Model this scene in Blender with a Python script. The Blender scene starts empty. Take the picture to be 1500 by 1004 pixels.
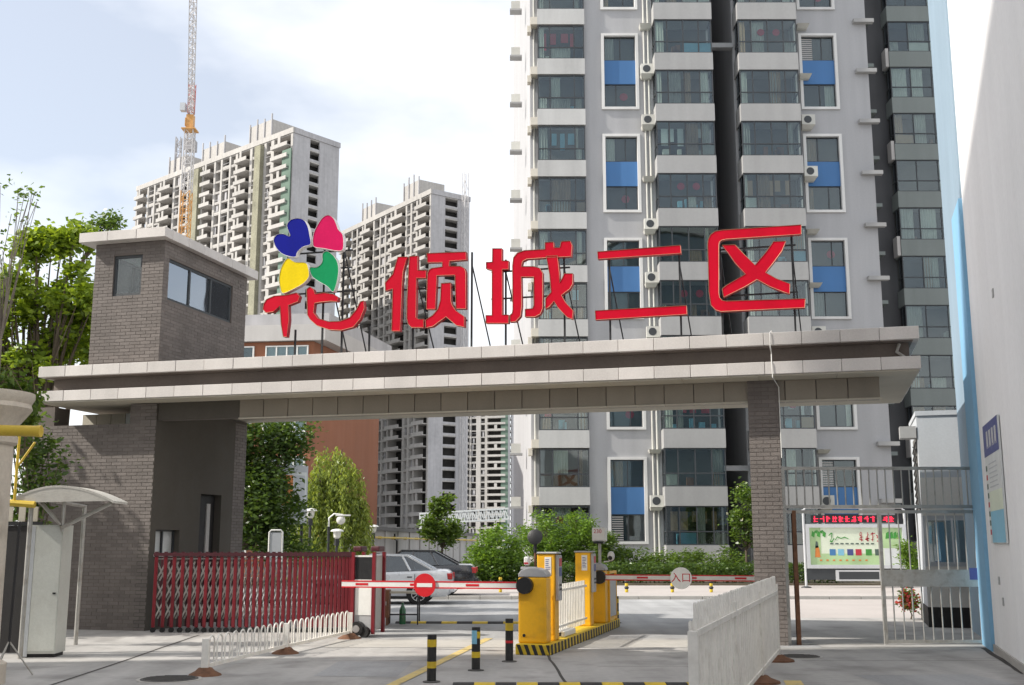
import bpy, bmesh, math, random
import numpy as np
from mathutils import Vector, Matrix
R = math.radians
random.seed(7)
SC = bpy.context.scene
COL = SC.collection
# ------------------------------------------------------------------ camera
FPX = 1640.0; PITCH = math.atan(296 / FPX); EYE = 1.7
cam = bpy.data.cameras.new('camera'); camo = bpy.data.objects.new('camera', cam); COL.objects.link(camo)
cam.sensor_width = 36; cam.lens = 36 * FPX / 1500; cam.clip_end = 4000; cam.clip_start = 0.1
camo.location = (0, 0, EYE); camo.rotation_euler = (R(90) + PITCH, 0, 0)
SC.camera = camo
# ------------------------------------------------------------------ world: daylight sky with thin bright cloud
SUN_H = (-0.985, -0.174)        # horizontal direction towards the sun
SUN_EL = R(39)
w = bpy.data.worlds.new('World'); SC.world = w; w.use_nodes = True
nt = w.node_tree; nt.nodes.clear()
o_ = nt.nodes.new('ShaderNodeOutputWorld'); bg = nt.nodes.new('ShaderNodeBackground')
sky = nt.nodes.new('ShaderNodeTexSky'); sky.sky_type = 'NISHITA'; sky.sun_disc = False
sky.sun_elevation = SUN_EL; sky.sun_rotation = math.atan2(SUN_H[0], SUN_H[1]); sky.air_density = 1.0; sky.dust_density = 1.5
tc = nt.nodes.new('ShaderNodeTexCoord'); mp = nt.nodes.new('ShaderNodeMapping'); mp.inputs['Scale'].default_value = (1, 1, 2.2)
nz = nt.nodes.new('ShaderNodeTexNoise'); nz.inputs['Scale'].default_value = 2.3; nz.inputs['Detail'].default_value = 6; nz.inputs['Roughness'].default_value = .5
mp.inputs['Location'].default_value = (.3, .1, .75)
rp = nt.nodes.new('ShaderNodeValToRGB'); rp.color_ramp.elements[0].position = .37; rp.color_ramp.elements[1].position = .62
rp.color_ramp.elements[0].color = (.36, .36, .36, 1); rp.color_ramp.elements[1].color = (.97, .97, .97, 1)
mx = nt.nodes.new('ShaderNodeMix'); mx.data_type = 'RGBA'
mx.inputs['B'].default_value = (8.7, 8.75, 8.85, 1)
L_ = nt.links.new
L_(tc.outputs['Generated'], mp.inputs['Vector']); L_(mp.outputs[0], nz.inputs['Vector']); L_(nz.outputs['Fac'], rp.inputs[0])
L_(rp.outputs[0], mx.inputs['Factor']); L_(sky.outputs[0], mx.inputs['A']); L_(mx.outputs['Result'], bg.inputs[0]); L_(bg.outputs[0], o_.inputs[0])
bg.inputs[1].default_value = 0.105
# ------------------------------------------------------------------ sun
sd = bpy.data.lights.new('sun', 'SUN'); sd.energy = 3.6; sd.angle = R(0.9); sd.color = (1, .95, .87)
so = bpy.data.objects.new('sun', sd); COL.objects.link(so)
sv = Vector((SUN_H[0] * math.cos(SUN_EL), SUN_H[1] * math.cos(SUN_EL), math.sin(SUN_EL)))
so.rotation_euler = sv.to_track_quat('Z', 'Y').to_euler(); so.location = (0, 0, 60)
SC.view_settings.view_transform = 'Standard'; SC.view_settings.look = 'None'; SC.view_settings.exposure = 0.63; SC.view_settings.gamma = 1
SC.view_settings.use_curve_mapping = False

# ------------------------------------------------------------------ measuring helpers (a pixel of the 1500 px photo to a point of the place)
def ray(x, y):
    a = (x - 750) / FPX; b = (502 - y) / FPX
    return (a, math.cos(PITCH) - b * math.sin(PITCH), math.sin(PITCH) + b * math.cos(PITCH))
def P(x, y, Y):
    v = ray(x, y); t = Y / v[1]; return Vector((v[0] * t, Y, EYE + v[2] * t))
def G(x, y, z=0.0):
    v = ray(x, y); t = (z - EYE) / v[2]; return Vector((v[0] * t, v[1] * t, z))
GTH = R(15); GU = (math.cos(GTH), -math.sin(GTH)); GW = (math.sin(GTH), math.cos(GTH)); GO = (-7.33, 22.97)
def gate_xz(x, y, d=0.0):      # point on the plane at depth d of the gate, in the gate's own s, z
    ox = GO[0] + GW[0] * d; oy = GO[1] + GW[1] * d; v = ray(x, y)
    t = (ox * GW[0] + oy * GW[1]) / (v[0] * GW[0] + v[1] * GW[1])
    X, Y = v[0] * t, v[1] * t
    return ((X - GO[0]) * GU[0] + (Y - GO[1]) * GU[1], EYE + v[2] * t)
def gate_pt(s, d, z=0.0): return Vector((GO[0] + GU[0] * s + GW[0] * d, GO[1] + GU[1] * s + GW[1] * d, z))

# ------------------------------------------------------------------ object helpers
INV = {}
def prop(o, label=None, cat=None, group=None, kind=None):
    if label: o['label'] = label
    if cat: o['category'] = cat
    if group: o['group'] = group
    if kind: o['kind'] = kind
    return o
def thing(name, label, cat, loc=(0, 0, 0), rz=0.0, group=None, world=False, kind=None):
    o = bpy.data.objects.new(name, None); COL.objects.link(o); o.empty_display_size = .2
    o.location = loc; o.rotation_euler = (0, 0, rz)
    if world: INV[o.name] = (Matrix.Translation(Vector(loc)) @ Matrix.Rotation(rz, 4, 'Z')).inverted()
    return prop(o, label, cat, group, kind)
def ob(name, me, parent=None, loc=None, rot=None, scale=None):
    o = bpy.data.objects.new(name, me); COL.objects.link(o)
    if parent is not None:
        o.parent = parent
        if parent.name in INV: o.matrix_parent_inverse = INV[parent.name]
    if loc is not None: o.location = loc
    if rot is not None: o.rotation_euler = rot
    if scale is not None: o.scale = scale
    return o
def bevel(o, wd=.01, seg=2):
    m = o.modifiers.new('bevel', 'BEVEL'); m.width = wd; m.segments = seg; m.limit_method = 'ANGLE'; m.angle_limit = R(40)
    return o
def copy_tree(o, parent=None):
    c = o.copy(); COL.objects.link(c); c.parent = parent
    for ch in list(o.children): copy_tree(ch, c)
    return c

class MB:
    def __init__(s): s.v = []; s.f = []; s.m = []
    def face(s, pts, mi=0):
        n = len(s.v); s.v += [tuple(p) for p in pts]; s.f.append(tuple(range(n, n + len(pts)))); s.m.append(mi); return s
    def box(s, x0, x1, y0, y1, z0, z1, mi=0):
        n = len(s.v)
        s.v += [(x0, y0, z0), (x1, y0, z0), (x1, y1, z0), (x0, y1, z0), (x0, y0, z1), (x1, y0, z1), (x1, y1, z1), (x0, y1, z1)]
        for q in ((0, 3, 2, 1), (4, 5, 6, 7), (0, 1, 5, 4), (1, 2, 6, 5), (2, 3, 7, 6), (3, 0, 4, 7)):
            s.f.append(tuple(n + i for i in q)); s.m.append(mi)
        return s
    def hexa(s, p, mi=0):      # eight points, order as box
        n = len(s.v); s.v += [tuple(q) for q in p]
        for q in ((0, 3, 2, 1), (4, 5, 6, 7), (0, 1, 5, 4), (1, 2, 6, 5), (2, 3, 7, 6), (3, 0, 4, 7)):
            s.f.append(tuple(n + i for i in q)); s.m.append(mi)
        return s
    def bar(s, p0, p1, w, h=None, mi=0, up=(0, 0, 1)):
        h = h or w; p0 = Vector(p0); p1 = Vector(p1); d = (p1 - p0).normalized(); u = Vector(up)
        if abs(d.dot(u)) > .97: u = Vector((0, 1, 0))
        a = d.cross(u).normalized() * w / 2; b = a.normalized().cross(d).normalized() * h / 2
        return s.hexa([p0 - a - b, p0 + a - b, p1 + a - b, p1 - a - b, p0 - a + b, p0 + a + b, p1 + a + b, p1 - a + b], mi)
    def cyl(s, p0, p1, r0, r1=None, n=10, mi=0, cap=True):
        r1 = r0 if r1 is None else r1; p0 = Vector(p0); p1 = Vector(p1); d = (p1 - p0).normalized()
        u = Vector((0, 0, 1)) if abs(d.z) < .95 else Vector((1, 0, 0))
        a = d.cross(u).normalized(); b = d.cross(a).normalized(); k = len(s.v)
        for p, r in ((p0, r0), (p1, r1)):
            for i in range(n):
                t = 2 * math.pi * i / n; s.v.append(tuple(p + a * (r * math.cos(t)) + b * (r * math.sin(t))))
        for i in range(n):
            j = (i + 1) % n; s.f.append((k + i, k + n + i, k + n + j, k + j)); s.m.append(mi)
        if cap:
            s.f.append(tuple(k + i for i in range(n))); s.m.append(mi)
            s.f.append(tuple(k + n + i for i in reversed(range(n)))); s.m.append(mi)
        return s
    def tube(s, path, r, n=8, mi=0):
        path = [Vector(p) for p in path]; rs = r if isinstance(r, (list, tuple)) else [r] * len(path); k = len(s.v); pa = None
        for i, p in enumerate(path):
            d = (path[min(i + 1, len(path) - 1)] - path[max(i - 1, 0)]).normalized()
            if pa is None:
                u = Vector((0, 0, 1)) if abs(d.z) < .9 else Vector((1, 0, 0)); a = d.cross(u).normalized()
            else: a = (pa - d * pa.dot(d)).normalized()
            pa = a; b = d.cross(a)
            for j in range(n):
                t = 2 * math.pi * j / n; s.v.append(tuple(p + a * (rs[i] * math.cos(t)) + b * (rs[i] * math.sin(t))))
        for i in range(len(path) - 1):
            for j in range(n):
                q = (j + 1) % n; s.f.append((k + i * n + j, k + i * n + q, k + (i + 1) * n + q, k + (i + 1) * n + j)); s.m.append(mi)
        s.f.append(tuple(k + j for j in reversed(range(n)))); s.m.append(mi)
        e = k + (len(path) - 1) * n; s.f.append(tuple(e + j for j in range(n))); s.m.append(mi)
        return s
    def lathe(s, prof, c=(0, 0), n=16, mi=0):   # prof list of (r, z)
        k = len(s.v)
        for r, z in prof:
            for j in range(n):
                t = 2 * math.pi * j / n; s.v.append((c[0] + r * math.cos(t), c[1] + r * math.sin(t), z))
        for i in range(len(prof) - 1):
            for j in range(n):
                q = (j + 1) % n; s.f.append((k + i * n + j, k + i * n + q, k + (i + 1) * n + q, k + (i + 1) * n + j)); s.m.append(mi)
        s.f.append(tuple(k + j for j in reversed(range(n)))); s.m.append(mi)
        e = k + (len(prof) - 1) * n; s.f.append(tuple(e + j for j in range(n))); s.m.append(mi)
        return s
    def prism(s, poly, y0, y1, mi=0, ms=None):  # poly in x, z ; extruded along y
        n = len(poly); k = len(s.v); ms = mi if ms is None else ms
        s.v += [(x, y0, z) for x, z in poly] + [(x, y1, z) for x, z in poly]
        s.f.append(tuple(range(k, k + n))); s.m.append(mi)
        s.f.append(tuple(range(k + 2 * n - 1, k + n - 1, -1))); s.m.append(mi)
        for i in range(n):
            j = (i + 1) % n; s.f.append((k + i, k + n + i, k + n + j, k + j)); s.m.append(ms)
        return s
    def zprism(s, poly, z0, z1, mi=0):          # poly in x, y
        n = len(poly); k = len(s.v)
        s.v += [(x, y, z0) for x, y in poly] + [(x, y, z1) for x, y in poly]
        s.f.append(tuple(range(k + n - 1, k - 1, -1))); s.m.append(mi)
        s.f.append(tuple(range(k + n, k + 2 * n))); s.m.append(mi)
        for i in range(n):
            j = (i + 1) % n; s.f.append((k + i, k + j, k + n + j, k + n + i)); s.m.append(mi)
        return s
    def sphere(s, c, rx, ry=None, rz=None, nu=12, nv=8, mi=0):
        ry = ry or rx; rz = rz or rx; k = len(s.v)
        for i in range(1, nv):
            t = math.pi * i / nv
            for j in range(nu):
                q = 2 * math.pi * j / nu; s.v.append((c[0] + rx * math.sin(t) * math.cos(q), c[1] + ry * math.sin(t) * math.sin(q), c[2] + rz * math.cos(t)))
        a = len(s.v); s.v += [(c[0], c[1], c[2] + rz), (c[0], c[1], c[2] - rz)]
        for i in range(nv - 2):
            for j in range(nu):
                q = (j + 1) % nu; s.f.append((k + i * nu + j, k + (i + 1) * nu + j, k + (i + 1) * nu + q, k + i * nu + q)); s.m.append(mi)
        for j in range(nu):
            q = (j + 1) % nu; s.f.append((a, k + j, k + q)); s.m.append(mi)
            s.f.append((a + 1, k + (nv - 2) * nu + q, k + (nv - 2) * nu + j)); s.m.append(mi)
        return s
    def mesh(s, name, mats, smooth=False):
        me = bpy.data.meshes.new(name); me.from_pydata(s.v, [], s.f)
        mats = mats if isinstance(mats, (list, tuple)) else [mats]
        for m in mats: me.materials.append(m)
        if len(mats) > 1: me.polygons.foreach_set('material_index', s.m)
        bm = bmesh.new(); bm.from_mesh(me); bmesh.ops.recalc_face_normals(bm, faces=bm.faces); bm.to_mesh(me); bm.free()
        if smooth:
            me.polygons.foreach_set('use_smooth', [True] * len(me.polygons)); me.set_sharp_from_angle(angle=R(38))
        me.update(); return me
    def obj(s, name, mats, parent=None, smooth=False, loc=None, rot=None):
        return ob(name, s.mesh(name, mats, smooth), parent, loc, rot)

# ------------------------------------------------------------------ materials
def mat(name, col, rough=.75, var=.12, scale=1.2, fine=.06, fscale=25, bump=.15, bscale=60, metal=0.0, spec=.5, streak=0.0, island=0.0, objvar=0.0, coat=0.0, dirt=0.0, dirtcol=(.1, .09, .08), tyre=0.0):
    m = bpy.data.materials.new(name); m.use_nodes = True; t = m.node_tree; N = t.nodes.new; K = t.links.new
    b = t.nodes['Principled BSDF']; b.inputs['Metallic'].default_value = metal; b.inputs['Specular IOR Level'].default_value = spec
    if coat: b.inputs['Coat Weight'].default_value = coat; b.inputs['Coat Roughness'].default_value = .08
    g = N('ShaderNodeNewGeometry')
    def noise(sc, det=4, vec=None):
        n = N('ShaderNodeTexNoise'); n.inputs['Scale'].default_value = sc; n.inputs['Detail'].default_value = det
        K(vec or g.outputs['Position'], n.inputs['Vector']); return n.outputs['Fac']
    def math_(op, a, c):
        n = N('ShaderNodeMath'); n.operation = op
        for i, q in enumerate((a, c)):
            if hasattr(q, 'links') or hasattr(q, 'is_linked'): K(q, n.inputs[i])
            else: n.inputs[i].default_value = q
        return n.outputs[0]
    def cen(sock, amt): return math_('MULTIPLY', math_('SUBTRACT', sock, .5), amt * 2)
    tot = math_('ADD', 1.0, cen(noise(scale), var * 1.6))
    if fine: tot = math_('ADD', tot, cen(noise(fscale, 3), fine * 1.6))
    if island: tot = math_('ADD', tot, cen(g.outputs['Random Per Island'], island))
    if objvar:
        oi = N('ShaderNodeObjectInfo'); tot = math_('ADD', tot, cen(oi.outputs['Random'], objvar))
    if streak:
        mpn = N('ShaderNodeMapping'); mpn.inputs['Scale'].default_value = (1.1, 1.1, .10); K(g.outputs['Position'], mpn.inputs['Vector'])
        tot = math_('ADD', tot, cen(noise(1.6, 5, mpn.outputs[0]), streak * 1.5))
    if tyre:
        mpt = N('ShaderNodeMapping'); mpt.inputs['Scale'].default_value = (1.5, .09, 1); mpt.inputs['Rotation'].default_value = (0, 0, R(14)); K(g.outputs['Position'], mpt.inputs['Vector'])
        tot = math_('ADD', tot, cen(noise(1.1, 5, mpt.outputs[0]), tyre)); tot = math_('ADD', tot, cen(noise(.16, 2), tyre * .8))
    mul = N('ShaderNodeVectorMath'); mul.operation = 'SCALE'; mul.inputs[0].default_value = col; K(tot, mul.inputs['Scale'])
    out = mul.outputs[0]
    if dirt:
        r = N('ShaderNodeValToRGB'); r.color_ramp.elements[0].position = .52; r.color_ramp.elements[1].position = .72
        K(noise(scale * 2.3, 6), r.inputs[0]); f = math_('MULTIPLY', r.outputs[0], dirt)
        mx_ = N('ShaderNodeMix'); mx_.data_type = 'RGBA'; K(f, mx_.inputs['Factor']); K(out, mx_.inputs['A']); mx_.inputs['B'].default_value = (*dirtcol, 1); out = mx_.outputs['Result']
    K(out, b.inputs['Base Color'])
    K(math_('ADD', rough, cen(noise(scale * 4, 3), .12)), b.inputs['Roughness'])
    if bump:
        bn = N('ShaderNodeBump'); bn.inputs['Strength'].default_value = bump; bn.inputs['Distance'].default_value = .02
        K(noise(bscale, 4), bn.inputs['Height']); K(bn.outputs[0], b.inputs['Normal'])
    return m
def leafmat(name, col, var=.35, hue=.25):
    m = bpy.data.materials.new(name); m.use_nodes = True; t = m.node_tree; N = t.nodes.new; K = t.links.new; t.nodes.clear()
    out = N('ShaderNodeOutputMaterial'); g = N('ShaderNodeNewGeometry'); rp = N('ShaderNodeValToRGB')
    c = col; e = rp.color_ramp.elements
    e[0].color = (c[0] * (1 - var), c[1] * (1 - var), c[2] * (1 - var * .6), 1); e[1].color = (c[0] * (1 + var + hue), c[1] * (1 + var), c[2] * (1 + var * .3), 1)
    K(g.outputs['Random Per Island'], rp.inputs[0])
    d = N('ShaderNodeBsdfDiffuse'); tr = N('ShaderNodeBsdfTranslucent'); gl = N('ShaderNodeBsdfGlossy'); gl.inputs['Roughness'].default_value = .35
    K(rp.outputs[0], d.inputs[0]); sc = N('ShaderNodeVectorMath'); sc.operation = 'MULTIPLY'; sc.inputs[1].default_value = (1.5, 1.4, .6)
    K(rp.outputs[0], sc.inputs[0]); K(sc.outputs[0], tr.inputs[0]); gl.inputs[0].default_value = (.36, .36, .36, 1)
    m1 = N('ShaderNodeMixShader'); m1.inputs[0].default_value = .38; K(d.outputs[0], m1.inputs[1]); K(tr.outputs[0], m1.inputs[2])
    m2 = N('ShaderNodeMixShader'); m2.inputs[0].default_value = .06; K(m1.outputs[0], m2.inputs[1]); K(gl.outputs[0], m2.inputs[2])
    K(m2.outputs[0], out.inputs[0]); return m
def glassmat(name, tint=(.55, .62, .62), refl=.13, rough=.02):
    m = bpy.data.materials.new(name); m.use_nodes = True; t = m.node_tree; N = t.nodes.new; K = t.links.new; t.nodes.clear()
    out = N('ShaderNodeOutputMaterial'); tr = N('ShaderNodeBsdfTransparent'); tr.inputs[0].default_value = (*tint, 1)
    gl = N('ShaderNodeBsdfGlossy'); gl.inputs['Roughness'].default_value = rough; gl.inputs[0].default_value = (.9, .95, 1, 1)
    fr = N('ShaderNodeFresnel'); fr.inputs[0].default_value = 1.5; ad = N('ShaderNodeMath'); ad.operation = 'ADD'; ad.inputs[1].default_value = refl - .04
    g = N('ShaderNodeNewGeometry'); nz = N('ShaderNodeTexNoise'); nz.inputs['Scale'].default_value = .9; bp = N('ShaderNodeBump'); bp.inputs['Strength'].default_value = .04; bp.inputs['Distance'].default_value = .05
    K(g.outputs['Position'], nz.inputs['Vector']); K(nz.outputs['Fac'], bp.inputs['Height']); K(bp.outputs[0], gl.inputs['Normal'])
    K(fr.outputs[0], ad.inputs[0]); mx = N('ShaderNodeMixShader'); K(ad.outputs[0], mx.inputs[0]); K(tr.outputs[0], mx.inputs[1]); K(gl.outputs[0], mx.inputs[2])
    K(mx.outputs[0], out.inputs[0]); return m
def emimat(name, col, st):
    m = bpy.data.materials.new(name); m.use_nodes = True; b = m.node_tree.nodes['Principled BSDF']
    b.inputs['Base Color'].default_value = (*col, 1); b.inputs['Emission Color'].default_value = (*col, 1); b.inputs['Emission Strength'].default_value = st; return m

M = dict(
    concrete=mat('concrete_pavement', (.375, .362, .345), .85, .13, .5, .1, 9, .25, 45, dirt=.85, dirtcol=(.21, .2, .19), tyre=.42),
    asphalt=mat('asphalt', (.335, .334, .333), .85, .12, .35, .12, 18, .3, 90, dirt=.6, dirtcol=(.22, .22, .22), tyre=.4),
    palestrip=mat('pale_concrete', (.43, .41, .375), .85, .14, 1.3, .08, 12, .2, 50, dirt=.3, dirtcol=(.3, .28, .25)),
    walkway=mat('pinkish_paving', (.43, .39, .365), .85, .1, .5, .06, 8, .2, 40),
    joint=mat('dark_joint', (.06, .055, .05), .95, .3, 6),
    kerb=mat('kerb_stone', (.42, .4, .37), .85, .15, 2),
    soil=mat('soil', (.12, .1, .07), .95, .3, 2, bump=.6, bscale=20),
    brick=mat('grey_brown_brick', (.172, .150, .137), .85, .14, .9, .1, 30, .3, 70, island=.13, streak=.16, dirt=.25, dirtcol=(.13, .115, .1)),
    mortar=mat('mortar', (.15, .128, .114), .95, .15, 3),
    stone=mat('pale_granite', (.58, .545, .515), .6, .08, 1.2, .08, 45, .08, 80, objvar=.09, streak=.12),
    soffit=mat('brown_soffit_panel', (.27, .235, .185), .5, .1, 1.4, .05, 30, .05, 60, objvar=.1, streak=.12),
    fascia=mat('fascia_tile', (.17, .14, .12), .7, .12, 1.1, .1, 25, .25, 60, streak=.12),
    render_dark=mat('brown_render', (.085, .075, .062), .85, .1, .8, .06, 20, .15, 50, streak=.1),
    ceiling=mat('pale_soffit', (.5, .46, .38), .8, .1, 1.0),
    red=mat('sign_red', (.50, .002, .02), .6, .1, 1.5, .03, 20, .02, 40, streak=.16, spec=.1),
    redside=mat('sign_return_red', (.35, .012, .02), .5, .1, 2),
    trim=mat('sign_trim_cream', (.5, .33, .2), .5, .15, 3, bump=0),
    blue=mat('petal_blue', (.004, .008, .23), .6, .08, 2, streak=.14, spec=.08), pink=mat('petal_pink', (.55, .006, .09), .5, .08, 2, streak=.14, spec=.08),
    yellow=mat('petal_yellow', (.75, .56, .006), .5, .08, 2, streak=.14, spec=.08), green=mat('petal_green', (.006, .25, .09), .5, .08, 2, streak=.14, spec=.08),
    petaltrim=mat('petal_trim', (.7, .68, .66), .5, .1, 3, bump=0),
    steel_dark=mat('dark_steel', (.03, .03, .032), .5, .2, 4, metal=.3),
    steel=mat('galvanised_steel', (.44, .43, .40), .42, .14, 3, .1, 30, .05, 40, metal=.55, dirt=.4, dirtcol=(.2, .15, .1)),
    rust=mat('rusty_steel', (.16, .075, .04), .85, .4, 8, .2, 40, .3, 50),
    white_paint=mat('white_fence_paint', (.82, .79, .73), .5, .1, 2.5, .06, 30, .05, 40, dirt=.3, dirtcol=(.4, .36, .3)),
    white=mat('white_enamel', (.76, .75, .71), .45, .06, 2, .03, 20, .03, 40, dirt=.12, dirtcol=(.4, .38, .33)),
    yellow_paint=mat('barrier_yellow', (.82, .43, .008), .5, .07, 2, .04, 25, .03, 40, streak=.16, dirt=.4, dirtcol=(.4, .22, .04)),
    grey_plastic=mat('grey_plastic', (.4, .4, .4), .5, .08, 3), black=mat('black_plastic', (.014, .014, .015), .45, .2, 3),
    rubber=mat('black_rubber', (.018, .018, .018), .85, .2, 6), stripe_y=mat('hazard_yellow', (.62, .43, .02), .6, .15, 4, dirt=.3, dirtcol=(.2, .15, .05)),
    stripe_k=mat('hazard_black', (.02, .019, .018), .65, .3, 4), red_paint=mat('barrier_red', (.6, .012, .02), .4, .08, 3),
    gate_red=mat('gate_dark_red', (.17, .005, .012), .45, .12, 3, .06, 30, .03, 40, objvar=.12),
    gate_mar=mat('gate_maroon', (.07, .012, .018), .45, .15, 3),
    twall=mat('tower_grey_wall', (.40, .398, .405), .85, .06, .25, .05, 14, .1, 30, streak=.10),
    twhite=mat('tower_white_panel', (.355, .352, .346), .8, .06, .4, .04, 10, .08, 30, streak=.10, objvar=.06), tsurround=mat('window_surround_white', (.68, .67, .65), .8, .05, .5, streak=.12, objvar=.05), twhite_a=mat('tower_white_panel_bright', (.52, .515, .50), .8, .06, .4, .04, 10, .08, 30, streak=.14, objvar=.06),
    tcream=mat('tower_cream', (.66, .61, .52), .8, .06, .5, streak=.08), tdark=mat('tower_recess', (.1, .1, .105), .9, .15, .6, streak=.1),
    tframe=mat('tower_window_frame', (.045, .05, .055), .5, .1, 2), tblue=mat('tower_blue_panel', (.055, .165, .37), .6, .06, .6, streak=.07, objvar=.08),
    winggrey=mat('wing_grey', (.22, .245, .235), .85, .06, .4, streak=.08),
    interior=mat('dim_interior', (.09, .085, .078), .9, .5, .5, objvar=.5), acwhite=mat('air_conditioner', (.6, .59, .54), .6, .1, 2, objvar=.1),
    curtain=mat('curtain', (.6, .57, .52), .9, .2, 1, objvar=.4), curtain_warm=mat('warm_curtain', (.42, .27, .17), .9, .2, 1, objvar=.3), festive=mat('red_paper', (.5, .02, .05), .8),
    glass=glassmat('window_glass', (.82, .88, .86), .07), glass_clear=glassmat('clear_glass', (.85, .9, .88), .32), glass_dark=glassmat('car_glass', (.25, .28, .29), .1),
    conc=mat('raw_concrete', (.44, .42, .395), .9, .16, .08, .1, 1.5, .1, 8, streak=.12), conc_d=mat('raw_concrete_grey', (.4, .39, .395), .9, .12, .1, .1, 1.2, .1, 8, streak=.15),
    conc_in=mat('raw_concrete_inner', (.05, .047, .045), .95, .35, .25, .2, 1), net=mat('scaffold_net', (.26, .25, .18), .9, .35, .3, .3, 3), net_g=mat('green_net', (.13, .19, .15), .9, .3, .3),
    crane_y=mat('crane_yellow', (.58, .3, .09), .5, .2, 1), crane_w=mat('crane_pale', (.55, .53, .52), .5, .2, 1), crane_r=mat('crane_red', (.45, .12, .1), .5, .2, 1),
    orange=mat('orange_brown_render', (.29, .12, .066), .9, .08, .3, .04, 12, .1, 30, streak=.1), bandgrey=mat('roof_band', (.47, .45, .43), .85, .08, .5, streak=.1),
    wall_cream=mat('perimeter_wall', (.42, .4, .38), .85, .1, .6, streak=.15), coping_d=mat('wall_coping', (.14, .135, .13), .9, .15, 1), gas=mat('gas_pipe_yellow', (.6, .42, .04), .5, .12, 2),
    blue_pale=mat('blue_wall_lit', (.25, .335, .41), .8, .05, .6, .04, 14, .1, 40, streak=.08), blue_wall=mat('blue_wall_shaded', (.22, .44, .64), .8, .05, .6, .04, 14, .1, 40, streak=.06), white_wall=mat('white_render_wall', (.86, .855, .85), .85, .05, .35, .04, 12, .12, 30, streak=.06, dirt=.1, dirtcol=(.66, .62, .57)),  # blue_wall: same wall as blue_pale, with shade put into the colour
    kioskgrey=mat('kiosk_grey', (.5, .52, .54), .8, .06, .8, streak=.08), kioskwhite=mat('kiosk_white', (.68, .65, .6), .8, .06, .8, streak=.08), 
    cream_col=mat('cream_stone', (.55, .49, .41), .85, .12, 1.6, .1, 20, .3, 40, dirt=.4, dirtcol=(.3, .25, .19)), canopy=mat('canopy_sheet', (.52, .5, .45), .5, .12, 1.5, dirt=.3, dirtcol=(.3, .27, .23)),
    door_white=mat('grey_white_door', (.55, .56, .51), .5, .08, 1.2, streak=.12, dirt=.25, dirtcol=(.34, .32, .27)), dark=mat('dark_panel', (.022, .02, .02), .7, .3, 2),
    silver=mat('silver_car_paint', (.7, .71, .73), .3, .02, 1, .0, 20, 0, 40, metal=.15, coat=.6), blackcar=mat('black_car_paint', (.015, .016, .02), .25, .02, 1, 0, 20, 0, 40, coat=.7),
    chrome=mat('wheel_alloy', (.6, .6, .6), .3, .05, 3, metal=.8), tail=mat('tail_lamp', (.4, .015, .015), .25, .1, 3, coat=.5), wood=mat('brown_wood', (.2, .09, .05), .7, .2, 5), bottle=mat('green_bottle', (.03, .14, .06), .2, .1, 3, coat=.4),
    skin=mat('skin', (.42, .25, .17), .6, .05, 5, bump=0), cloth=mat('brown_cloth', (.2, .1, .06), .9, .1, 5), hair=mat('dark_hair', (.015, .012, .01), .7, .1, 5),
    bark=mat('bark', (.11, .085, .06), .95, .25, 3, .2, 20, .6, 30), bark_pale=mat('pale_bark', (.2, .17, .14), .95, .25, 3), vine=mat('dry_vine', (.2, .16, .09), .95, .3, 4),
    iron=mat('cast_iron', (.09, .085, .08), .8, .2, 5, bump=.5, bscale=70), yline=mat('worn_yellow_line', (.55, .42, .16), .8, .15, 3, dirt=.7, dirtcol=(.28, .26, .22)), wline=mat('worn_white_line', (.6, .58, .55), .8, .15, 3),
    poster_g=mat('poster_green', (.42, .58, .3), .4, .25, 1.2), poster_w=mat('poster_pale', (.72, .78, .62), .4, .08, 1.5), p_red=mat('print_red', (.5, .03, .05), .5), p_green=mat('print_green', (.06, .3, .05), .5, .25, 5), p_dark=mat('print_dark', (.08, .12, .1), .5), p_blue=mat('print_blue', (.06, .2, .42), .5), p_orange=mat('print_orange', (.65, .22, .05), .5), p_navy=mat('board_navy', (.07, .085, .25), .5, .08, 3), p_sky=mat('board_sky_blue', (.22, .5, .66), .5, .1, 1.5), p_white=mat('board_white', (.66, .68, .67), .5, .08, 3), alu=mat('aluminium_frame', (.62, .63, .64), .4, .06, 3, metal=.3),
    led=emimat('led_red', (.9, .02, .06), 1.2), lampglass=mat('lamp_glass', (.7, .68, .62), .3, .05, 3),
    leaf_bright=leafmat('leaf_bright', (.21, .33, .04)), leaf_mid=leafmat('leaf_mid', (.095, .175, .035)), leaf_dark=leafmat('leaf_dark', (.065, .125, .03)), leaf_willow=leafmat('leaf_willow', (.22, .31, .07)), leaf_bush=leafmat('leaf_bush', (.13, .25, .04)), flower=leafmat('blossom', (.6, .58, .5), .1, 0), leaf_red=leafmat('blossom_red', (.4, .06, .06), .3, 0),
)
# ================================================================== the ground
def sheet(name, poly, z, m, parent=None):
    mb = MB(); mb.face([(x, y, z) for x, y in poly]); o = mb.obj(name, m, parent)
    if parent is None: o['kind'] = 'structure'
    return o
sheet('ground', [(-1500, -300), (1500, -300), (1500, 3000), (-1500, 3000)], 0, M['asphalt'])
pv = sheet('pavement', [(-14, 2), (9.5, 2), (9.5, 19.3), (4.3, 19.3), (4.3, 21.2), (-3.2, 21.2), (-3.2, 23.5), (-14, 23.5)], .004, M['concrete'])
sheet('paving_strip', [(-3.15, 19.35), (4.15, 19.35), (4.15, 20.75), (-3.15, 20.75)], .008, M['palestrip'])
sheet('side_path', [(5.2, 19.3), (9.0, 19.3), (12.5, 27), (5.9, 27)], .008, M['concrete'])
sheet('walkway', [(5.9, 27.004), (12.5, 27.004), (16, 36), (6.8, 36)], .008, M['walkway'])
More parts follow.
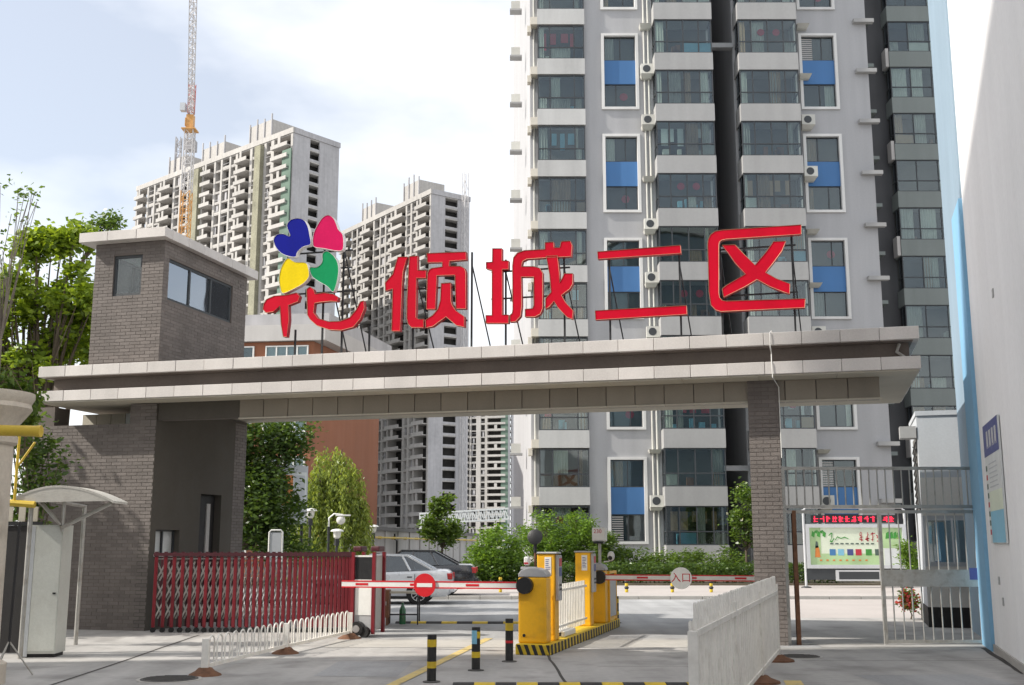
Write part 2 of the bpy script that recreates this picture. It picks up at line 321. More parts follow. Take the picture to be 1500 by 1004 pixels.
# raised pavement in front of the tower with its kerb
mb = MB(); mb.box(-3.0, 40, 36.3, 45.5, -.1, .10); o = mb.obj('raised_walkway', M['walkway']); o['kind'] = 'structure'
for i in range(30):
    k = MB(); x = -3 + i * 1.0
    if x > 26: break
    bevel(k.box(x + .006, x + .994, 36.12, 36.296, -.1, .112).obj('kerb_stone', M['kerb'], o), .015)
mb = MB(); mb.box(-30, 60, 45.52, 53.5, -.1, .16); o = mb.obj('planting_bed', M['soil']); o['kind'] = 'structure'
# joints and cracks in the pavement
def joint(p0, p1, wd=.03, parent=pv):
    p0 = Vector(p0); p1 = Vector(p1); n = 9; d = (p1 - p0); pr = Vector((-d.y, d.x)).normalized(); rnd = random.Random(int(abs(p0.x) * 97 + 3))
    pts = [p0 + d * (i / n) + pr * rnd.uniform(-.012, .012) for i in range(n + 1)]
    mb = MB()
    for a, b in zip(pts, pts[1:]):
        q = pr * wd / 2; mb.face([(*(a - q), .0075), (*(a + q), .0075), (*(b + q), .0075), (*(b - q), .0075)])
    return mb.obj('expansion_joint', M['joint'], parent)
def g2(x, y): q = G(x, y); return (q.x, q.y)
joint(g2(60, 1010), g2(292, 931), .045); joint(g2(800, 958), g2(836, 1012), .04)
joint(g2(1440, 950), g2(1500, 988), .09); joint(g2(0, 940), g2(200, 925), .02)
joint((-3.0, 13.2), (4.2, 13.0), .03); joint((4.3, 17.2), (8.2, 17.2), .02); joint((-3.2, 17.1), (-.2, 17.3), .018); joint((1.2, 16.4), (3.6, 16.3), .018)
for poly in ([(-2.6, 15.2), (-1.5, 15.1), (-1.45, 17.0), (-2.55, 17.1)], [(4.6, 14.2), (6.2, 14.3), (6.1, 15.4), (4.5, 15.3)]):
    sheet('patch', poly, .0065, M['asphalt'], pv)
# yellow centre line
a = g2(560, 1012); b = g2(716, 936); dv = Vector(b) - Vector(a); pr = Vector((-dv.y, dv.x)).normalized() * .075
mb = MB(); n = 12
for i in range(n):
    q0 = Vector(a) + dv * (i / n); q1 = Vector(a) + dv * ((i + 1) / n)
    mb.face([(*(q0 - pr), .0118), (*(q0 + pr), .0118), (*(q1 + pr), .0118), (*(q1 - pr), .0118)])
o = mb.obj('centre_line', M['yline']); o['kind'] = 'structure'
mb = MB(); c = g2(1140, 1000); mb.face([(c[0] - .12, c[1] - 1.2, .008), (c[0] + .1, c[1] - 1.2, .008), (c[0] + .32, c[1] + .15, .008), (c[0] + .1, c[1] + .15, .008)])
o = mb.obj('lane_mark', M['yline']); o['kind'] = 'structure'
# manhole covers
def manhole(c, r, label):
    t = thing('manhole_cover', label, 'manhole', (c[0], c[1], .008))
    MB().lathe([(r * 1.14, -.006), (r * 1.14, .004), (r * 1.02, .005), (r * 1.02, 0)], n=28).obj('rim', M['kerb'], t)
    mb = MB(); mb.lathe([(r, -.006), (r, .009), (r * .96, .012)], n=28)
    for i in range(-4, 5):
        h = math.sqrt(max(0, .8 - (i / 5) ** 2)) * r; mb.box(-h, h, i * r / 5 - .012, i * r / 5 + .012, .012, .017)
    mb.obj('lid', M['iron'], t)
manhole(g2(248, 996), .36, 'round iron manhole cover in front of the low white hoop fence')
manhole(g2(1172, 963), .30, 'round iron manhole cover before the steel side gate')
# speed bumps
def bump(c, L, wd, h, n, ang, label, offs=0):
    t = thing('speed_bump', label, 'speed bump', (c[0], c[1], .004), ang)
    prof = [(-wd / 2, 0), (-wd * .36, h * .75), (-wd * .15, h), (wd * .15, h), (wd * .36, h * .75), (wd / 2, 0)]
    for i in range(n):
        x0 = L * i / n + .004; x1 = L * (i + 1) / n - .004; mb = MB(); k = len(prof)
        for x in (x0, x1): mb.v += [(x, y, z) for y, z in prof]
        for j in range(k - 1): mb.f.append((j, j + 1, k + j + 1, k + j)); mb.m.append(0)
        mb.f += [tuple(range(k)), tuple(range(k, 2 * k))]; mb.m += [0, 0]
        mb.obj('rubber_segment', M['stripe_k'] if (i + offs) % 2 == 0 else M['stripe_y'], t)
bump((-.72, 14.12), 3.1, .34, .045, 12, 0, 'black and yellow speed bump across the foreground lane')
bump((-2.55, 25.3), 2.7, .30, .04, 8, R(-2), 'low black and yellow speed bump beyond the lowered boom')
# ================================================================== the entrance gate, in its own axes s (along), d (inward), z
GATE_LOC = (GO[0], GO[1], 0); GATE_RZ = -GTH
def brick_face(mb, a0, a1, z0, z1, put, holes=(), bl=.245, bh=.072, gap=.01, rnd=random.Random(3)):
    """running-bond bricks on a plane; put(a, z, out) gives the 3D point"""
    row = 0; z = z0
    while z < z1 - .02:
        zt = min(z + bh - gap, z1); a = a0 - (bl / 2 if row % 2 else 0)
        while a < a1 - .005:
            b0 = max(a, a0); b1 = min(a + bl - gap, a1)
            if b1 - b0 > .03:
                segs = [(b0, b1)]
                for h in holes:
                    if zt > h[2] and z < h[3]:
                        ns = []
                        for s0, s1 in segs:
                            if s1 <= h[0] or s0 >= h[1]: ns.append((s0, s1))
                            else:
                                if s0 < h[0] - .02: ns.append((s0, h[0]))
                                if s1 > h[1] + .02: ns.append((h[1], s1))
                        segs = ns
                for s0, s1 in segs:
                    t = .004 + rnd.uniform(0, .004); n = len(mb.v)
                    mb.v += [put(s0, z, 0), put(s1, z, 0), put(s1, zt, 0), put(s0, zt, 0), put(s0, z, t), put(s1, z, t), put(s1, zt, t), put(s0, zt, t)]
                    for q in ((4, 5, 6, 7), (0, 1, 5, 4), (1, 2, 6, 5), (2, 3, 7, 6), (3, 0, 4, 7)): mb.f.append(tuple(n + i for i in q)); mb.m.append(0)
            a += bl
        z += bh; row += 1
gh = thing('guard_house', 'grey-brown brick guard house with a glazed upper room at the left end of the gate', 'guard house', GATE_LOC, GATE_RZ)
DEP = 3.85
# lower storey: core, and a skin on the right face round its openings
mb = MB(); mb.box(-2.95, -.26, .02, DEP, 0, 4.17); mb.box(-.62, -.26, .02, DEP, 4.17, 4.57)
mb.box(-2.95, -2.45, .02, .5, 4.17, 4.57)
mb.obj('lower_wall', M['mortar'], gh)
mb = MB()
for d0, d1, z0, z1 in ((.02, .22, 0, 4.57), (.22, 1.12, 0, 1.5), (.22, 1.12, 2.0, 4.57), (1.12, 1.9, 0, 4.57), (1.9, 2.8, 2.8, 4.57), (2.8, DEP, 0, 4.57)): mb.box(-.26, 0, d0, d1, z0, z1)
mb.obj('side_wall', M['render_dark'], gh)
dr = MB().box(-.2, -.16, 1.92, 2.78, .02, 2.78).obj('door', M['dark'], gh)
MB().box(-.16, -.13, 2.42, 2.56, .05, 2.6).obj('pale_strip', M['bandgrey'], dr); MB().box(-.16, -.10, 2.02, 2.06, 1.0, 1.16).obj('handle', M['steel'], dr)
wn = MB().box(-.2, -.17, .24, 1.1, 1.52, 1.98).obj('service_window', M['p_white'], gh)
MB().box(-.02, .06, .18, 1.16, 1.46, 1.5).obj('sill', M['stone'], wn)
mb = MB()
for z in (1.5, 1.97): mb.box(-.17, -.12, .22, 1.12, z, z + .03)
for d in (.22, .66, 1.09): mb.box(-.17, -.12, d, d + .03, 1.53, 1.97)
mb.obj('frame', M['tframe'], wn)
mb = MB()
brick_face(mb, -2.95, -.002, 0.0, 4.17, lambda a, z, o: (a, .02 - o, z))
brick_face(mb, -.62, -.002, 4.17, 4.57, lambda a, z, o: (a, .02 - o, z))
brick_face(mb, 3.3, DEP, 0, 4.5, lambda a, z, o: (o - .001, a, z))
o = mb.obj('brick_facing', M['brick'], gh); o['kind'] = 'stuff'
# loft room behind the gap above the front wall
mb = MB(); mb.box(-2.95, -.7, 2.2, 2.3, 4.19, 4.57)
mb.obj('loft_back_panel', M['bandgrey'], gh)
for i in range(5): MB().box(-2.4 + i * .36, -2.06 + i * .36, .9, .93, 4.19, 4.5).obj('loft_panel', M['p_white'] if i > 2 else M['ceiling'], gh)
# upper room, hollow, brick outside and pale plaster inside
S0, S1, D0, D1, Z0, Z1 = -1.78, -.10, .12, 3.72, 5.28, 8.10
def holed(mb, a0, a1, z0, z1, h, put):   # wall slab round one opening ; put(a, t, z)
    def bx(p0, p1, q0, q1):
        if p1 - p0 < .01 or q1 - q0 < .01: return
        def slab(e0, e1, t0, t1, mi): mb.hexa([put(e0, t0, q0), put(e1, t0, q0), put(e1, t1, q0), put(e0, t1, q0), put(e0, t0, q1), put(e1, t0, q1), put(e1, t1, q1), put(e0, t1, q1)], mi)
        slab(p0, p1, 0, .13, 0); i0, i1 = p0, p1
        if p0 == a0: slab(p0, p0 + .13, .13, .2, 0); i0 = p0 + .13
        if p1 == a1: slab(p1 - .13, p1, .13, .2, 0); i1 = p1 - .13
        slab(i0, i1, .13, .2, 1)
    bx(a0, h[0], z0, z1); bx(h[1], a1, z0, z1); bx(h[0], h[1], z0, h[2]); bx(h[0], h[1], h[3], z1)
HF = (-1.32, -.62, 6.93, 7.82); HR = (.30, 3.05, 6.84, 7.74); HL = (.45, 3.4, 6.35, 7.95); HB = (-1.5, -.38, 6.35, 7.95)
mb = MB()
holed(mb, S0, S1, Z0, Z1, HF, lambda a, t, z: (a, D0 + t, z)); holed(mb, S0, S1, Z0, Z1, HB, lambda a, t, z: (a, D1 - t, z))
holed(mb, D0 + .2, D1 - .2, Z0, Z1, HR, lambda a, t, z: (S1 - t, a, z)); holed(mb, D0 + .2, D1 - .2, Z0, Z1, HL, lambda a, t, z: (S0 + t, a, z))
mb.box(S0 + .2, S1 - .2, D0 + .2, D1 - .2, Z1 - .12, Z1 - .02, 1); mb.box(S0 + .2, S1 - .2, D0 + .2, D1 - .2, Z0, Z0 + .9, 1)
mb.obj('upper_wall', [M['mortar'], M['white_wall']], gh)
mb = MB()
brick_face(mb, S0, S1, Z0, Z1, lambda a, z, o: (a, D0 - o, z), [HF]); brick_face(mb, D0, D1, Z0, Z1, lambda a, z, o: (S1 + o, a, z), [HR])
o = mb.obj('upper_brick_facing', M['brick'], gh); o['kind'] = 'stuff'
def gwindow(parent, a0, a1, z0, z1, n, put, nm='window'):
    mb = MB(); b = .055
    def bx(p0, p1, q0, q1): mb.hexa([put(p0, .03, q0), put(p1, .03, q0), put(p1, .09, q0), put(p0, .09, q0), put(p0, .03, q1), put(p1, .03, q1), put(p1, .09, q1), put(p0, .09, q1)])
    bx(a0, a1, z0, z0 + b); bx(a0, a1, z1 - b, z1)
    for i in range(n + 1):
        c = a0 + (a1 - a0 - b) * i / n; bx(c, c + b, z0 + b, z1 - b)
    w_ = mb.obj(nm, M['tframe'], parent)
    for i in range(n):
        c0 = a0 + (a1 - a0 - b) * i / n + b; c1 = a0 + (a1 - a0 - b) * (i + 1) / n
        g = MB(); g.hexa([put(c0, .055, z0 + b), put(c1, .055, z0 + b), put(c1, .062, z0 + b), put(c0, .062, z0 + b), put(c0, .055, z1 - b), put(c1, .055, z1 - b), put(c1, .062, z1 - b), put(c0, .062, z1 - b)])
        g.obj('pane', M['glass_clear'], w_)
gwindow(gh, HF[0], HF[1], HF[2], HF[3], 1, lambda a, t, z: (a, D0 + t, z)); gwindow(gh, HR[0], HR[1], HR[2], HR[3], 3, lambda a, t, z: (S1 - t, a, z))
gwindow(gh, HB[0], HB[1], HB[2], HB[3], 2, lambda a, t, z: (a, D1 - t, z)); gwindow(gh, HL[0], HL[1], HL[2], HL[3], 3, lambda a, t, z: (S0 + t, a, z))
# flat roof edged with stones
RS0, RS1, RD0, RD1 = S0 - .26, S1 + .16, D0 - .26, D1 + .28
rf = MB().box(RS0 + .1, RS1 - .1, RD0 + .1, RD1 - .1, 8.105, 8.29).obj('roof', M['fascia'], gh)
def stones(parent, name, p0, p1, n, put, m, gap=.007, cuts=None):
    for i in range(n):
        a = p0 + (p1 - p0) * i / n + gap / 2; b = p0 + (p1 - p0) * (i + 1) / n - gap / 2
        e = random.uniform(-.004, .004); bevel(MB().hexa(put(a, b, e)).obj(name, m, parent), .006, 1)
def bxp(x0, x1, y0, y1, z0, z1): return [(x0, y0, z0), (x1, y0, z0), (x1, y1, z0), (x0, y1, z0), (x0, y0, z1), (x1, y0, z1), (x1, y1, z1), (x0, y1, z1)]
stones(rf, 'edge_stone', RS0, RS1, 3, lambda a, b, e: bxp(a, b, RD0 + e, RD0 + .3, 8.10, 8.31), M['stone'])
stones(rf, 'edge_stone', RD0 + .305, RD1, 6, lambda a, b, e: bxp(RS1 - .3, RS1 + e, a, b, 8.10, 8.31), M['stone'])
stones(rf, 'edge_stone', RD0 + .305, RD1, 6, lambda a, b, e: bxp(RS0 - e, RS0 + .3, a, b, 8.10, 8.31), M['stone'])
# ------------------------------------------------------------------ the canopy across the drive
OV = .56
gc = thing('gate_canopy', 'long flat gate canopy edged with two rows of pale stones over the drive', 'gate canopy', GATE_LOC, GATE_RZ)
A0, A1 = -2.48, 14.86; CB = 4.1
MB().box(A0 + .15, A1 - .15, -OV + .33, CB - .3, 4.64, 5.11).obj('fascia', M['fascia'], gc)
MB().box(A0 + .1, A1 - .1, -OV + .1, CB - .1, 5.112, 5.325).obj('roof_deck', M['fascia'], gc)
MB().box(A0 + .1, A1 - .1, -OV + .1, CB - .1, 4.622, 4.805).obj('lower_deck', M['fascia'], gc)
N1 = 27
for z0, z1, off in ((5.125, 5.345, 0), (4.612, 4.83, .12)):
    stones(gc, 'edge_stone', A0, A1 + off * 0, N1, lambda a, b, e: bxp(a, b, -OV + e, -OV + .45, z0, z1), M['stone'])
    stones(gc, 'edge_stone', -OV + .455, CB, 7, lambda a, b, e: bxp(A1 - .4, A1 + e, a, b, z0, z1), M['stone'])
    stones(gc, 'edge_stone', -OV + .455, CB, 7, lambda a, b, e: bxp(A0 - e, A0 + .4, a, b, z0, z1), M['stone'])
# soffit: pale plaster boards
for i in range(13):
    x0 = A0 + .03 + (A1 - A0 - .06) * i / 13; x1 = A0 + .03 + (A1 - A0 - .06) * (i + 1) / 13 - .008
    MB().box(x0, x1, -OV + .03, CB - .05, 4.585, 4.609).obj('soffit_board', M['ceiling'], gc)
# deep beam clad in brown panels
bmx = MB().box(.005, 14.2, .08, .34, 4.235, 4.583).obj('beam', M['mortar'], gc)
MB().box(.003, 1.86, .062, .079, 4.22, 4.583).obj('plain_cladding', M['render_dark'], bmx)
NP = 23
for i in range(NP):
    x0 = 1.87 + (14.22 - 1.87) * i / NP; x1 = 1.87 + (14.22 - 1.87) * (i + 1) / NP - .014
    bevel(MB().box(x0, x1, .05, .078, 4.225, 4.582).obj('panel', M['soffit'], bmx), .004, 1)
    MB().box(x0, x1, .05, .34, 4.206, 4.222).obj('underside_panel', M['soffit'], bmx)
MB().box(1.86, 14.23, .03, .048, 4.195, 4.222).obj('edge_trim', M['ceiling'], bmx)
# brick pillar at the right
pl = MB().box(11.96, 12.47, .0, .95, 0, 4.583).obj('pillar', M['mortar'], gc)
mb = MB(); brick_face(mb, 11.95, 12.48, .0, 4.583, lambda a, z, o: (a, .0 - o, z)); brick_face(mb, 0, .95, .0, 4.583, lambda a, z, o: (12.47 + o, a, z))
brick_face(mb, 0, .95, .0, 4.583, lambda a, z, o: (11.96 - o, a, z))
o = mb.obj('brick_facing', M['brick'], pl); o['kind'] = 'stuff'
# stray cable and conduit hanging over the front
mb = MB(); mb.tube([(12.45, .3, 5.32), (12.42, -.3, 5.42), (12.4, -OV - .02, 5.34), (12.4, -OV - .03, 5.08), (12.41, -OV + .1, 5.0), (12.41, -OV - .02, 4.8), (12.42, -OV - .02, 4.55), (12.5, -.05, 4.45), (12.5, -.04, 3.2)], .009, 6)
mb.obj('white_cable', M['white'], gc, True)
mb = MB(); mb.tube([(14.55, -.3, 5.09), (14.5, -.32, 4.95), (14.62, -.34, 4.85), (14.6, -.3, 4.79)], .03, 6); mb.obj('drain_spout', M['steel'], gc, True)
# ================================================================== roof sign: five characters on struts
def smooth_poly(pts, n=4):
    out = []; N = len(pts)
    for i in range(N):
        p0, p1, p2, p3 = (Vector(pts[(i + k) % N]) for k in (-1, 0, 1, 2))
        for j in range(n):
            t = j / n; out.append(tuple(.5 * ((2 * p1) + (p2 - p0) * t + (2 * p0 - 5 * p1 + 4 * p2 - p3) * t * t + (3 * p1 - p0 - 3 * p2 + p3) * t ** 3)))
    return out
SIGN_D = .45
def trace(pts, sc, ox, oy, d=SIGN_D): return [gate_xz(ox + x / sc, oy + y / sc, d) for x, y in pts]
def letter_part(name, parent, poly, face, side, trim, depth=.13, front=SIGN_D, rim=.009, cx=0.0):
    bm = bmesh.new(); vs = [bm.verts.new((x - cx, front, z)) for x, z in poly]; f = bm.faces.new(vs)
    r = bmesh.ops.extrude_face_region(bm, geom=[f]); nv = [e for e in r['geom'] if isinstance(e, bmesh.types.BMVert)]
    bmesh.ops.translate(bm, vec=(0, depth, 0), verts=nv)
    bmesh.ops.recalc_face_normals(bm, faces=bm.faces); bm.faces.ensure_lookup_table()
    for q in bm.faces: q.material_index = 1
    ff = [q for q in bm.faces if all(abs(v.co.y - front) < 1e-5 for v in q.verts)]
    r = bmesh.ops.inset_region(bm, faces=ff, thickness=rim, use_even_offset=False)
    for q in r['faces']: q.material_index = 2
    for q in ff: q.material_index = 0
    bmesh.ops.translate(bm, vec=(0, .012, 0), verts=list({v for q in ff for v in q.verts}))
    bmesh.ops.triangulate(bm, faces=[q for q in bm.faces if len(q.verts) > 4])
    me = bpy.data.meshes.new(name); bm.to_mesh(me); bm.free()
    for m in (face, side, trim): me.materials.append(m)
    return ob(name, me, parent)
def struts(parent, xs, ztop, cx, braces=True, bars=()):
    for x in xs:
        o = MB().bar((x - cx, SIGN_D + .2, 5.335), (x - cx, SIGN_D + .2, ztop), .035).obj('post', M['steel_dark'], parent)
        if braces: MB().bar((x - cx, SIGN_D + .2, ztop - .25), (x - cx + .12, SIGN_D + 1.5, 5.335), .022).obj('brace', M['steel_dark'], parent)
    for x0, x1, z in bars: MB().bar((x0 - cx, SIGN_D + .17, z), (x1 - cx, SIGN_D + .17, z), .03).obj('cross_bar', M['steel_dark'], parent)
def sign(label, cx):
    return thing('sign_character', label, 'sign letter', tuple(gate_pt(cx, 0, 0)), GATE_RZ, 'characters of the red roof sign')
RED = (M['red'], M['redside'], M['trim'])
# first: petals over 化
cx = 3.2; t = sign('first roof sign character, with four coloured petals above red strokes', cx); q = (5.022, 370, 310)
def petal(nm, pts, m, lab):
    o = letter_part('petal', t, smooth_poly(trace(pts, *q)), m, M['petaltrim'], M['petaltrim'], .14, SIGN_D, .008, cx); o['label'] = lab
petal('b', [(152, 205), (178, 168), (225, 164), (272, 180), (260, 140), (250, 100), (275, 62), (330, 48), (378, 64), (405, 110), (418, 170), (425, 240), (370, 260), (328, 298), (312, 334), (250, 326), (200, 300), (165, 255)], M['blue'], 'blue heart-shaped petal')
petal('p', [(440, 232), (447, 160), (480, 90), (515, 42), (555, 25), (593, 48), (615, 92), (630, 132), (660, 165), (668, 222), (658, 284), (600, 287), (520, 272), (455, 262)], M['pink'], 'pink heart-shaped petal')
petal('y', [(262, 342), (310, 370), (388, 376), (410, 420), (412, 480), (370, 530), (300, 570), (222, 602), (200, 560), (192, 490), (205, 420), (230, 368)], M['yellow'], 'yellow heart-shaped petal')
petal('g', [(418, 412), (470, 408), (508, 372), (512, 310), (545, 290), (592, 322), (625, 378), (630, 452), (612, 548), (588, 592), (548, 552), (480, 512), (432, 472)], M['green'], 'green heart-shaped petal')
for pts in ([(72, 720), (78, 680), (100, 645), (155, 620), (250, 612), (322, 595), (345, 622), (333, 662), (262, 690), (266, 795), (250, 922), (222, 922), (206, 830), (198, 695), (150, 738), (95, 745)],
            [(395, 570), (420, 552), (445, 570), (458, 605), (520, 595), (590, 605), (630, 630), (620, 662), (570, 660), (490, 668), (455, 675), (447, 740), (480, 785), (560, 808), (640, 805), (710, 780), (760, 720), (790, 662), (815, 655), (822, 710), (790, 790), (740, 850), (650, 875), (560, 870), (470, 840), (420, 795), (400, 760)]):
    letter_part('stroke', t, trace(pts, *q), *RED, cx=cx)
struts(t, (gate_xz(455, 400)[0], gate_xz(484, 400)[0]), 8.0, cx, True, ((2.7, 4.0, 7.72), (2.7, 4.0, 7.35), (2.5, 4.1, 6.85)))
struts(t, (gate_xz(415, 400)[0], gate_xz(525, 400)[0]), 6.1, cx, False)
# second: 倾
cx = 5.65; t = sign('second roof sign character, red with nine strokes left of the middle', cx); q = (6.693, 550, 350)
for pts in ([(215, 175), (310, 175), (270, 320), (262, 420), (240, 905), (155, 905), (165, 490), (95, 510), (90, 430), (165, 345)],
            [(330, 170), (410, 165), (412, 305), (495, 305), (495, 385), (400, 385), (395, 770), (420, 785), (470, 785), (470, 870), (350, 870), (315, 835), (303, 780), (305, 600), (318, 330)],
            [(500, 140), (885, 125), (890, 205), (725, 218), (720, 265), (830, 265), (870, 285), (885, 325), (885, 685), (785, 685), (775, 355), (600, 360), (585, 690), (495, 690), (505, 340), (520, 305), (550, 285), (650, 272), (650, 230), (505, 232)],
            [(640, 435), (735, 428), (740, 610), (752, 650), (785, 700), (870, 760), (870, 865), (790, 850), (690, 765), (620, 815), (560, 860), (490, 872), (485, 795), (560, 745), (608, 685), (632, 600)]):
    letter_part('stroke', t, trace(pts, *q), *RED, cx=cx)
struts(t, (gate_xz(590, 400)[0], gate_xz(677, 400)[0]), 7.5, cx, True, ((4.9, 6.5, 6.8), (4.9, 6.5, 6.1)))
# third: 城
cx = 7.8; t = sign('middle roof sign character, red, standing against the gap of sky beside the tower', cx); q = (6.693, 700, 340)
for i, pts in enumerate(([(140, 160), (235, 160), (235, 280), (300, 280), (300, 365), (238, 365), (238, 810), (300, 810), (300, 895), (75, 895), (75, 815), (135, 815), (135, 375), (78, 360), (78, 295), (138, 292)],
            [(312, 884), (310, 815), (332, 795), (338, 760), (335, 330), (345, 250), (385, 202), (455, 178), (655, 168), (655, 100), (740, 95), (745, 150), (800, 150), (815, 90), (905, 85), (925, 130), (915, 240), (670, 252), (480, 265), (440, 285), (425, 335), (545, 335), (605, 352), (635, 400), (635, 750), (610, 805), (560, 832), (460, 832), (460, 755), (532, 748), (545, 720), (545, 440), (425, 440), (430, 720), (418, 825), (370, 878)],
            [(668, 235), (780, 230), (800, 400), (800, 495), (825, 450), (845, 405), (930, 405), (930, 510), (900, 560), (820, 620), (860, 690), (935, 770), (925, 855), (870, 835), (780, 740), (745, 680), (700, 735), (660, 755), (660, 650), (715, 590), (700, 420)])):
    letter_part('stroke', t, trace(pts, *q), *RED, front=SIGN_D - (.006 if i == 2 else 0), depth=.13 + (.004 if i == 2 else 0), cx=cx)
struts(t, (gate_xz(728, 400)[0], gate_xz(816, 400)[0]), 7.3, cx, True, ((7.0, 8.6, 7.05), (7.0, 8.4, 6.5)))
# fourth: 二
cx = 10.0; t = sign('fourth roof sign character, two red horizontal bars', cx); q = (2.8846, 840, 300)
for pts in ([(100, 198), (452, 170), (455, 205), (102, 230)], [(90, 447), (478, 425), (480, 463), (92, 487)]):
    letter_part('stroke', t, trace(pts, *q), *RED, cx=cx)
struts(t, (gate_xz(884, 400)[0], gate_xz(990, 400)[0]), 7.25, cx, True)
# fifth: 区
cx = 12.15; t = sign('fifth roof sign character, red cross inside an open frame at the right end', cx); q = (6.694, 1020, 320)
for pts in ([(1030, 60), (1030, 155), (290, 205), (248, 215), (228, 232), (222, 260), (222, 730), (230, 775), (252, 800), (290, 808), (1070, 785), (1065, 875), (240, 915), (190, 900), (140, 850), (120, 720), (108, 260), (112, 210), (135, 160), (180, 125), (250, 112)],
            [(250, 260), (380, 255), (470, 350), (575, 455), (680, 330), (755, 225), (880, 220), (840, 320), (760, 430), (680, 530), (790, 590), (920, 640), (915, 740), (860, 725), (720, 670), (595, 600), (480, 670), (265, 775), (250, 690), (290, 655), (480, 545), (380, 440), (310, 340)]):
    letter_part('stroke', t, trace(pts, *q), *RED, cx=cx)
struts(t, (gate_xz(1052, 400)[0], gate_xz(1161, 400)[0]), 7.4, cx, True, ((11.4, 12.9, 7.2), (11.4, 12.9, 6.3)))
# ================================================================== the grey and white apartment tower behind the gate
FH = 2.772; T0 = 1.67; NF = 13; TOPZ = 37.5
tw = thing('apartment_tower', 'tall grey and white apartment tower with blue panels filling the right half', 'building', (9.5, 55, 0), 0, None, True)
YW = 55.0
def tp(name, mb, m, parent=tw): return mb.obj(name, m, parent)
# body behind the front skin, with the deep slot between the two halves
body = [(.95, 55.38), (10.35, 55.38), (10.35, 62), (11.62, 62), (11.62, 55.38), (18.6, 55.38), (18.6, 61.4), (27, 61.4), (27, 72), (.1, 72)]
tp('core_wall', MB().zprism(body, .16, TOPZ), M['twall'])
for k in range(0, NF, 4): tp('slot_beam', MB().box(10.36, 11.61, 55.2, 55.6, T0 + 1.1 + k * FH + 2.5, T0 + 1.1 + k * FH + 2.75), M['twall'])
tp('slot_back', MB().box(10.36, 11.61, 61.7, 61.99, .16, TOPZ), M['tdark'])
# front skin: piers full height
for x0, x1 in ((3.78, 4.68), (6.58, 7.35), (14.72, 15.02), (16.98, 18.6)): tp('pier', MB().box(x0, x1, YW, 55.379, .16, TOPZ), M['twall'])
# window bays with white surrounds, two floors to a frame, a blue panel between
random.seed(11)
def bay(x0, x1):
    zlast = .16; j = 0
    while True:
        b = 1.72 + 2 * FH * j; t = b + 4.2
        if b > TOPZ - 1: break
        tp('spandrel', MB().box(x0, x1, YW, 55.379, zlast, b), M['twall']); zlast = t
        fr = MB(); w_ = .13
        fr.box(x0 - .02, x0 + w_, YW - .1, 55.3, b, t); fr.box(x1 - w_, x1 + .02, YW - .1, 55.3, b, t); fr.box(x0 + w_, x1 - w_, YW - .1, 55.3, b, b + w_); fr.box(x0 + w_, x1 - w_, YW - .1, 55.3, t - w_, t)
        F = tp('window_surround', fr, M['tsurround'])
        h = (t - b - 2 * w_) / 3
        tp('blue_panel', MB().box(x0 + w_, x1 - w_, YW + .04, 55.3, b + w_ + h * .99, b + w_ + h * 1.98), M['tblue'], F)
        for zz0, zz1 in ((b + w_, b + w_ + h * .99), (b + w_ + h * 1.98, t - w_)):
            m = MB(); a0, a1 = x0 + w_, x1 - w_; xm = a0 + (a1 - a0) * random.choice((.35, .5, .62)); f = .05
            for q in (a0, xm, a1 - f): m.box(q, q + f, YW + .1, YW + .16, zz0, zz1)
            m.box(a0 + f, xm, YW + .1, YW + .16, zz0, zz0 + f); m.box(xm + f, a1 - f, YW + .1, YW + .16, zz0, zz0 + f); m.box(a0 + f, xm, YW + .1, YW + .16, zz1 - f, zz1); m.box(xm + f, a1 - f, YW + .1, YW + .16, zz1 - f, zz1)
            W_ = tp('window', m, M['tframe'])
            for q0, q1 in ((a0 + f, xm), (xm + f, a1 - f)):
                tp('pane', MB().box(q0, q1, YW + .125, YW + .13, zz0 + f, zz1 - f), M['glass'], W_)
            tp('room', MB().box(a0, a1, YW + .372, YW + .377, zz0, zz1), M['interior'], W_)
            u = random.random()
            if u < .55:
                cw = random.uniform(.15, .4) * (a1 - a0); left = random.random() < .4
                c0 = a0 + .04 if left else a1 - .04 - cw; pleat(W_, c0, c0 + cw, YW + .25, zz0 + .05, zz1 - .03, random.choice((M['curtain'], M['curtain_warm'])))
            elif u < .75: tp('paper_cut', MB().cyl((a0 + (a1 - a0) * .62, YW + .2, (zz0 + zz1) / 2), (a0 + (a1 - a0) * .62, YW + .21, (zz0 + zz1) / 2), .22, n=8), M['festive'], W_)
            elif u < .85 or zz0 < 2.2:
                m2 = MB(); c0 = a0 + f; nb = 11; zr = (zz1 - zz0 - 2 * f) / nb
                for r in range(nb): m2.box(c0, c0 + .55, YW + .11, YW + .122, zz0 + f + r * zr, zz0 + f + r * zr + zr * .5)
                tp('louvre', m2, M['bandgrey'], W_)
        j += 1
def pleat(parent, x0, x1, y, z0, z1, m):
    n = max(4, int((x1 - x0) / .07)); n += n % 2; mb = MB(); k = len(mb.v)
    for i in range(n + 1):
        x = x0 + (x1 - x0) * i / n; yy = y + (.02 if i % 2 else -.02); mb.v += [(x, yy, z0), (x, yy, z1)]
    for i in range(n): mb.f.append((2 * i, 2 * i + 2, 2 * i + 3, 2 * i + 1)); mb.m.append(0)
    return mb.obj('curtain', m, parent)
bay(4.68, 6.58); bay(15.02, 16.98)
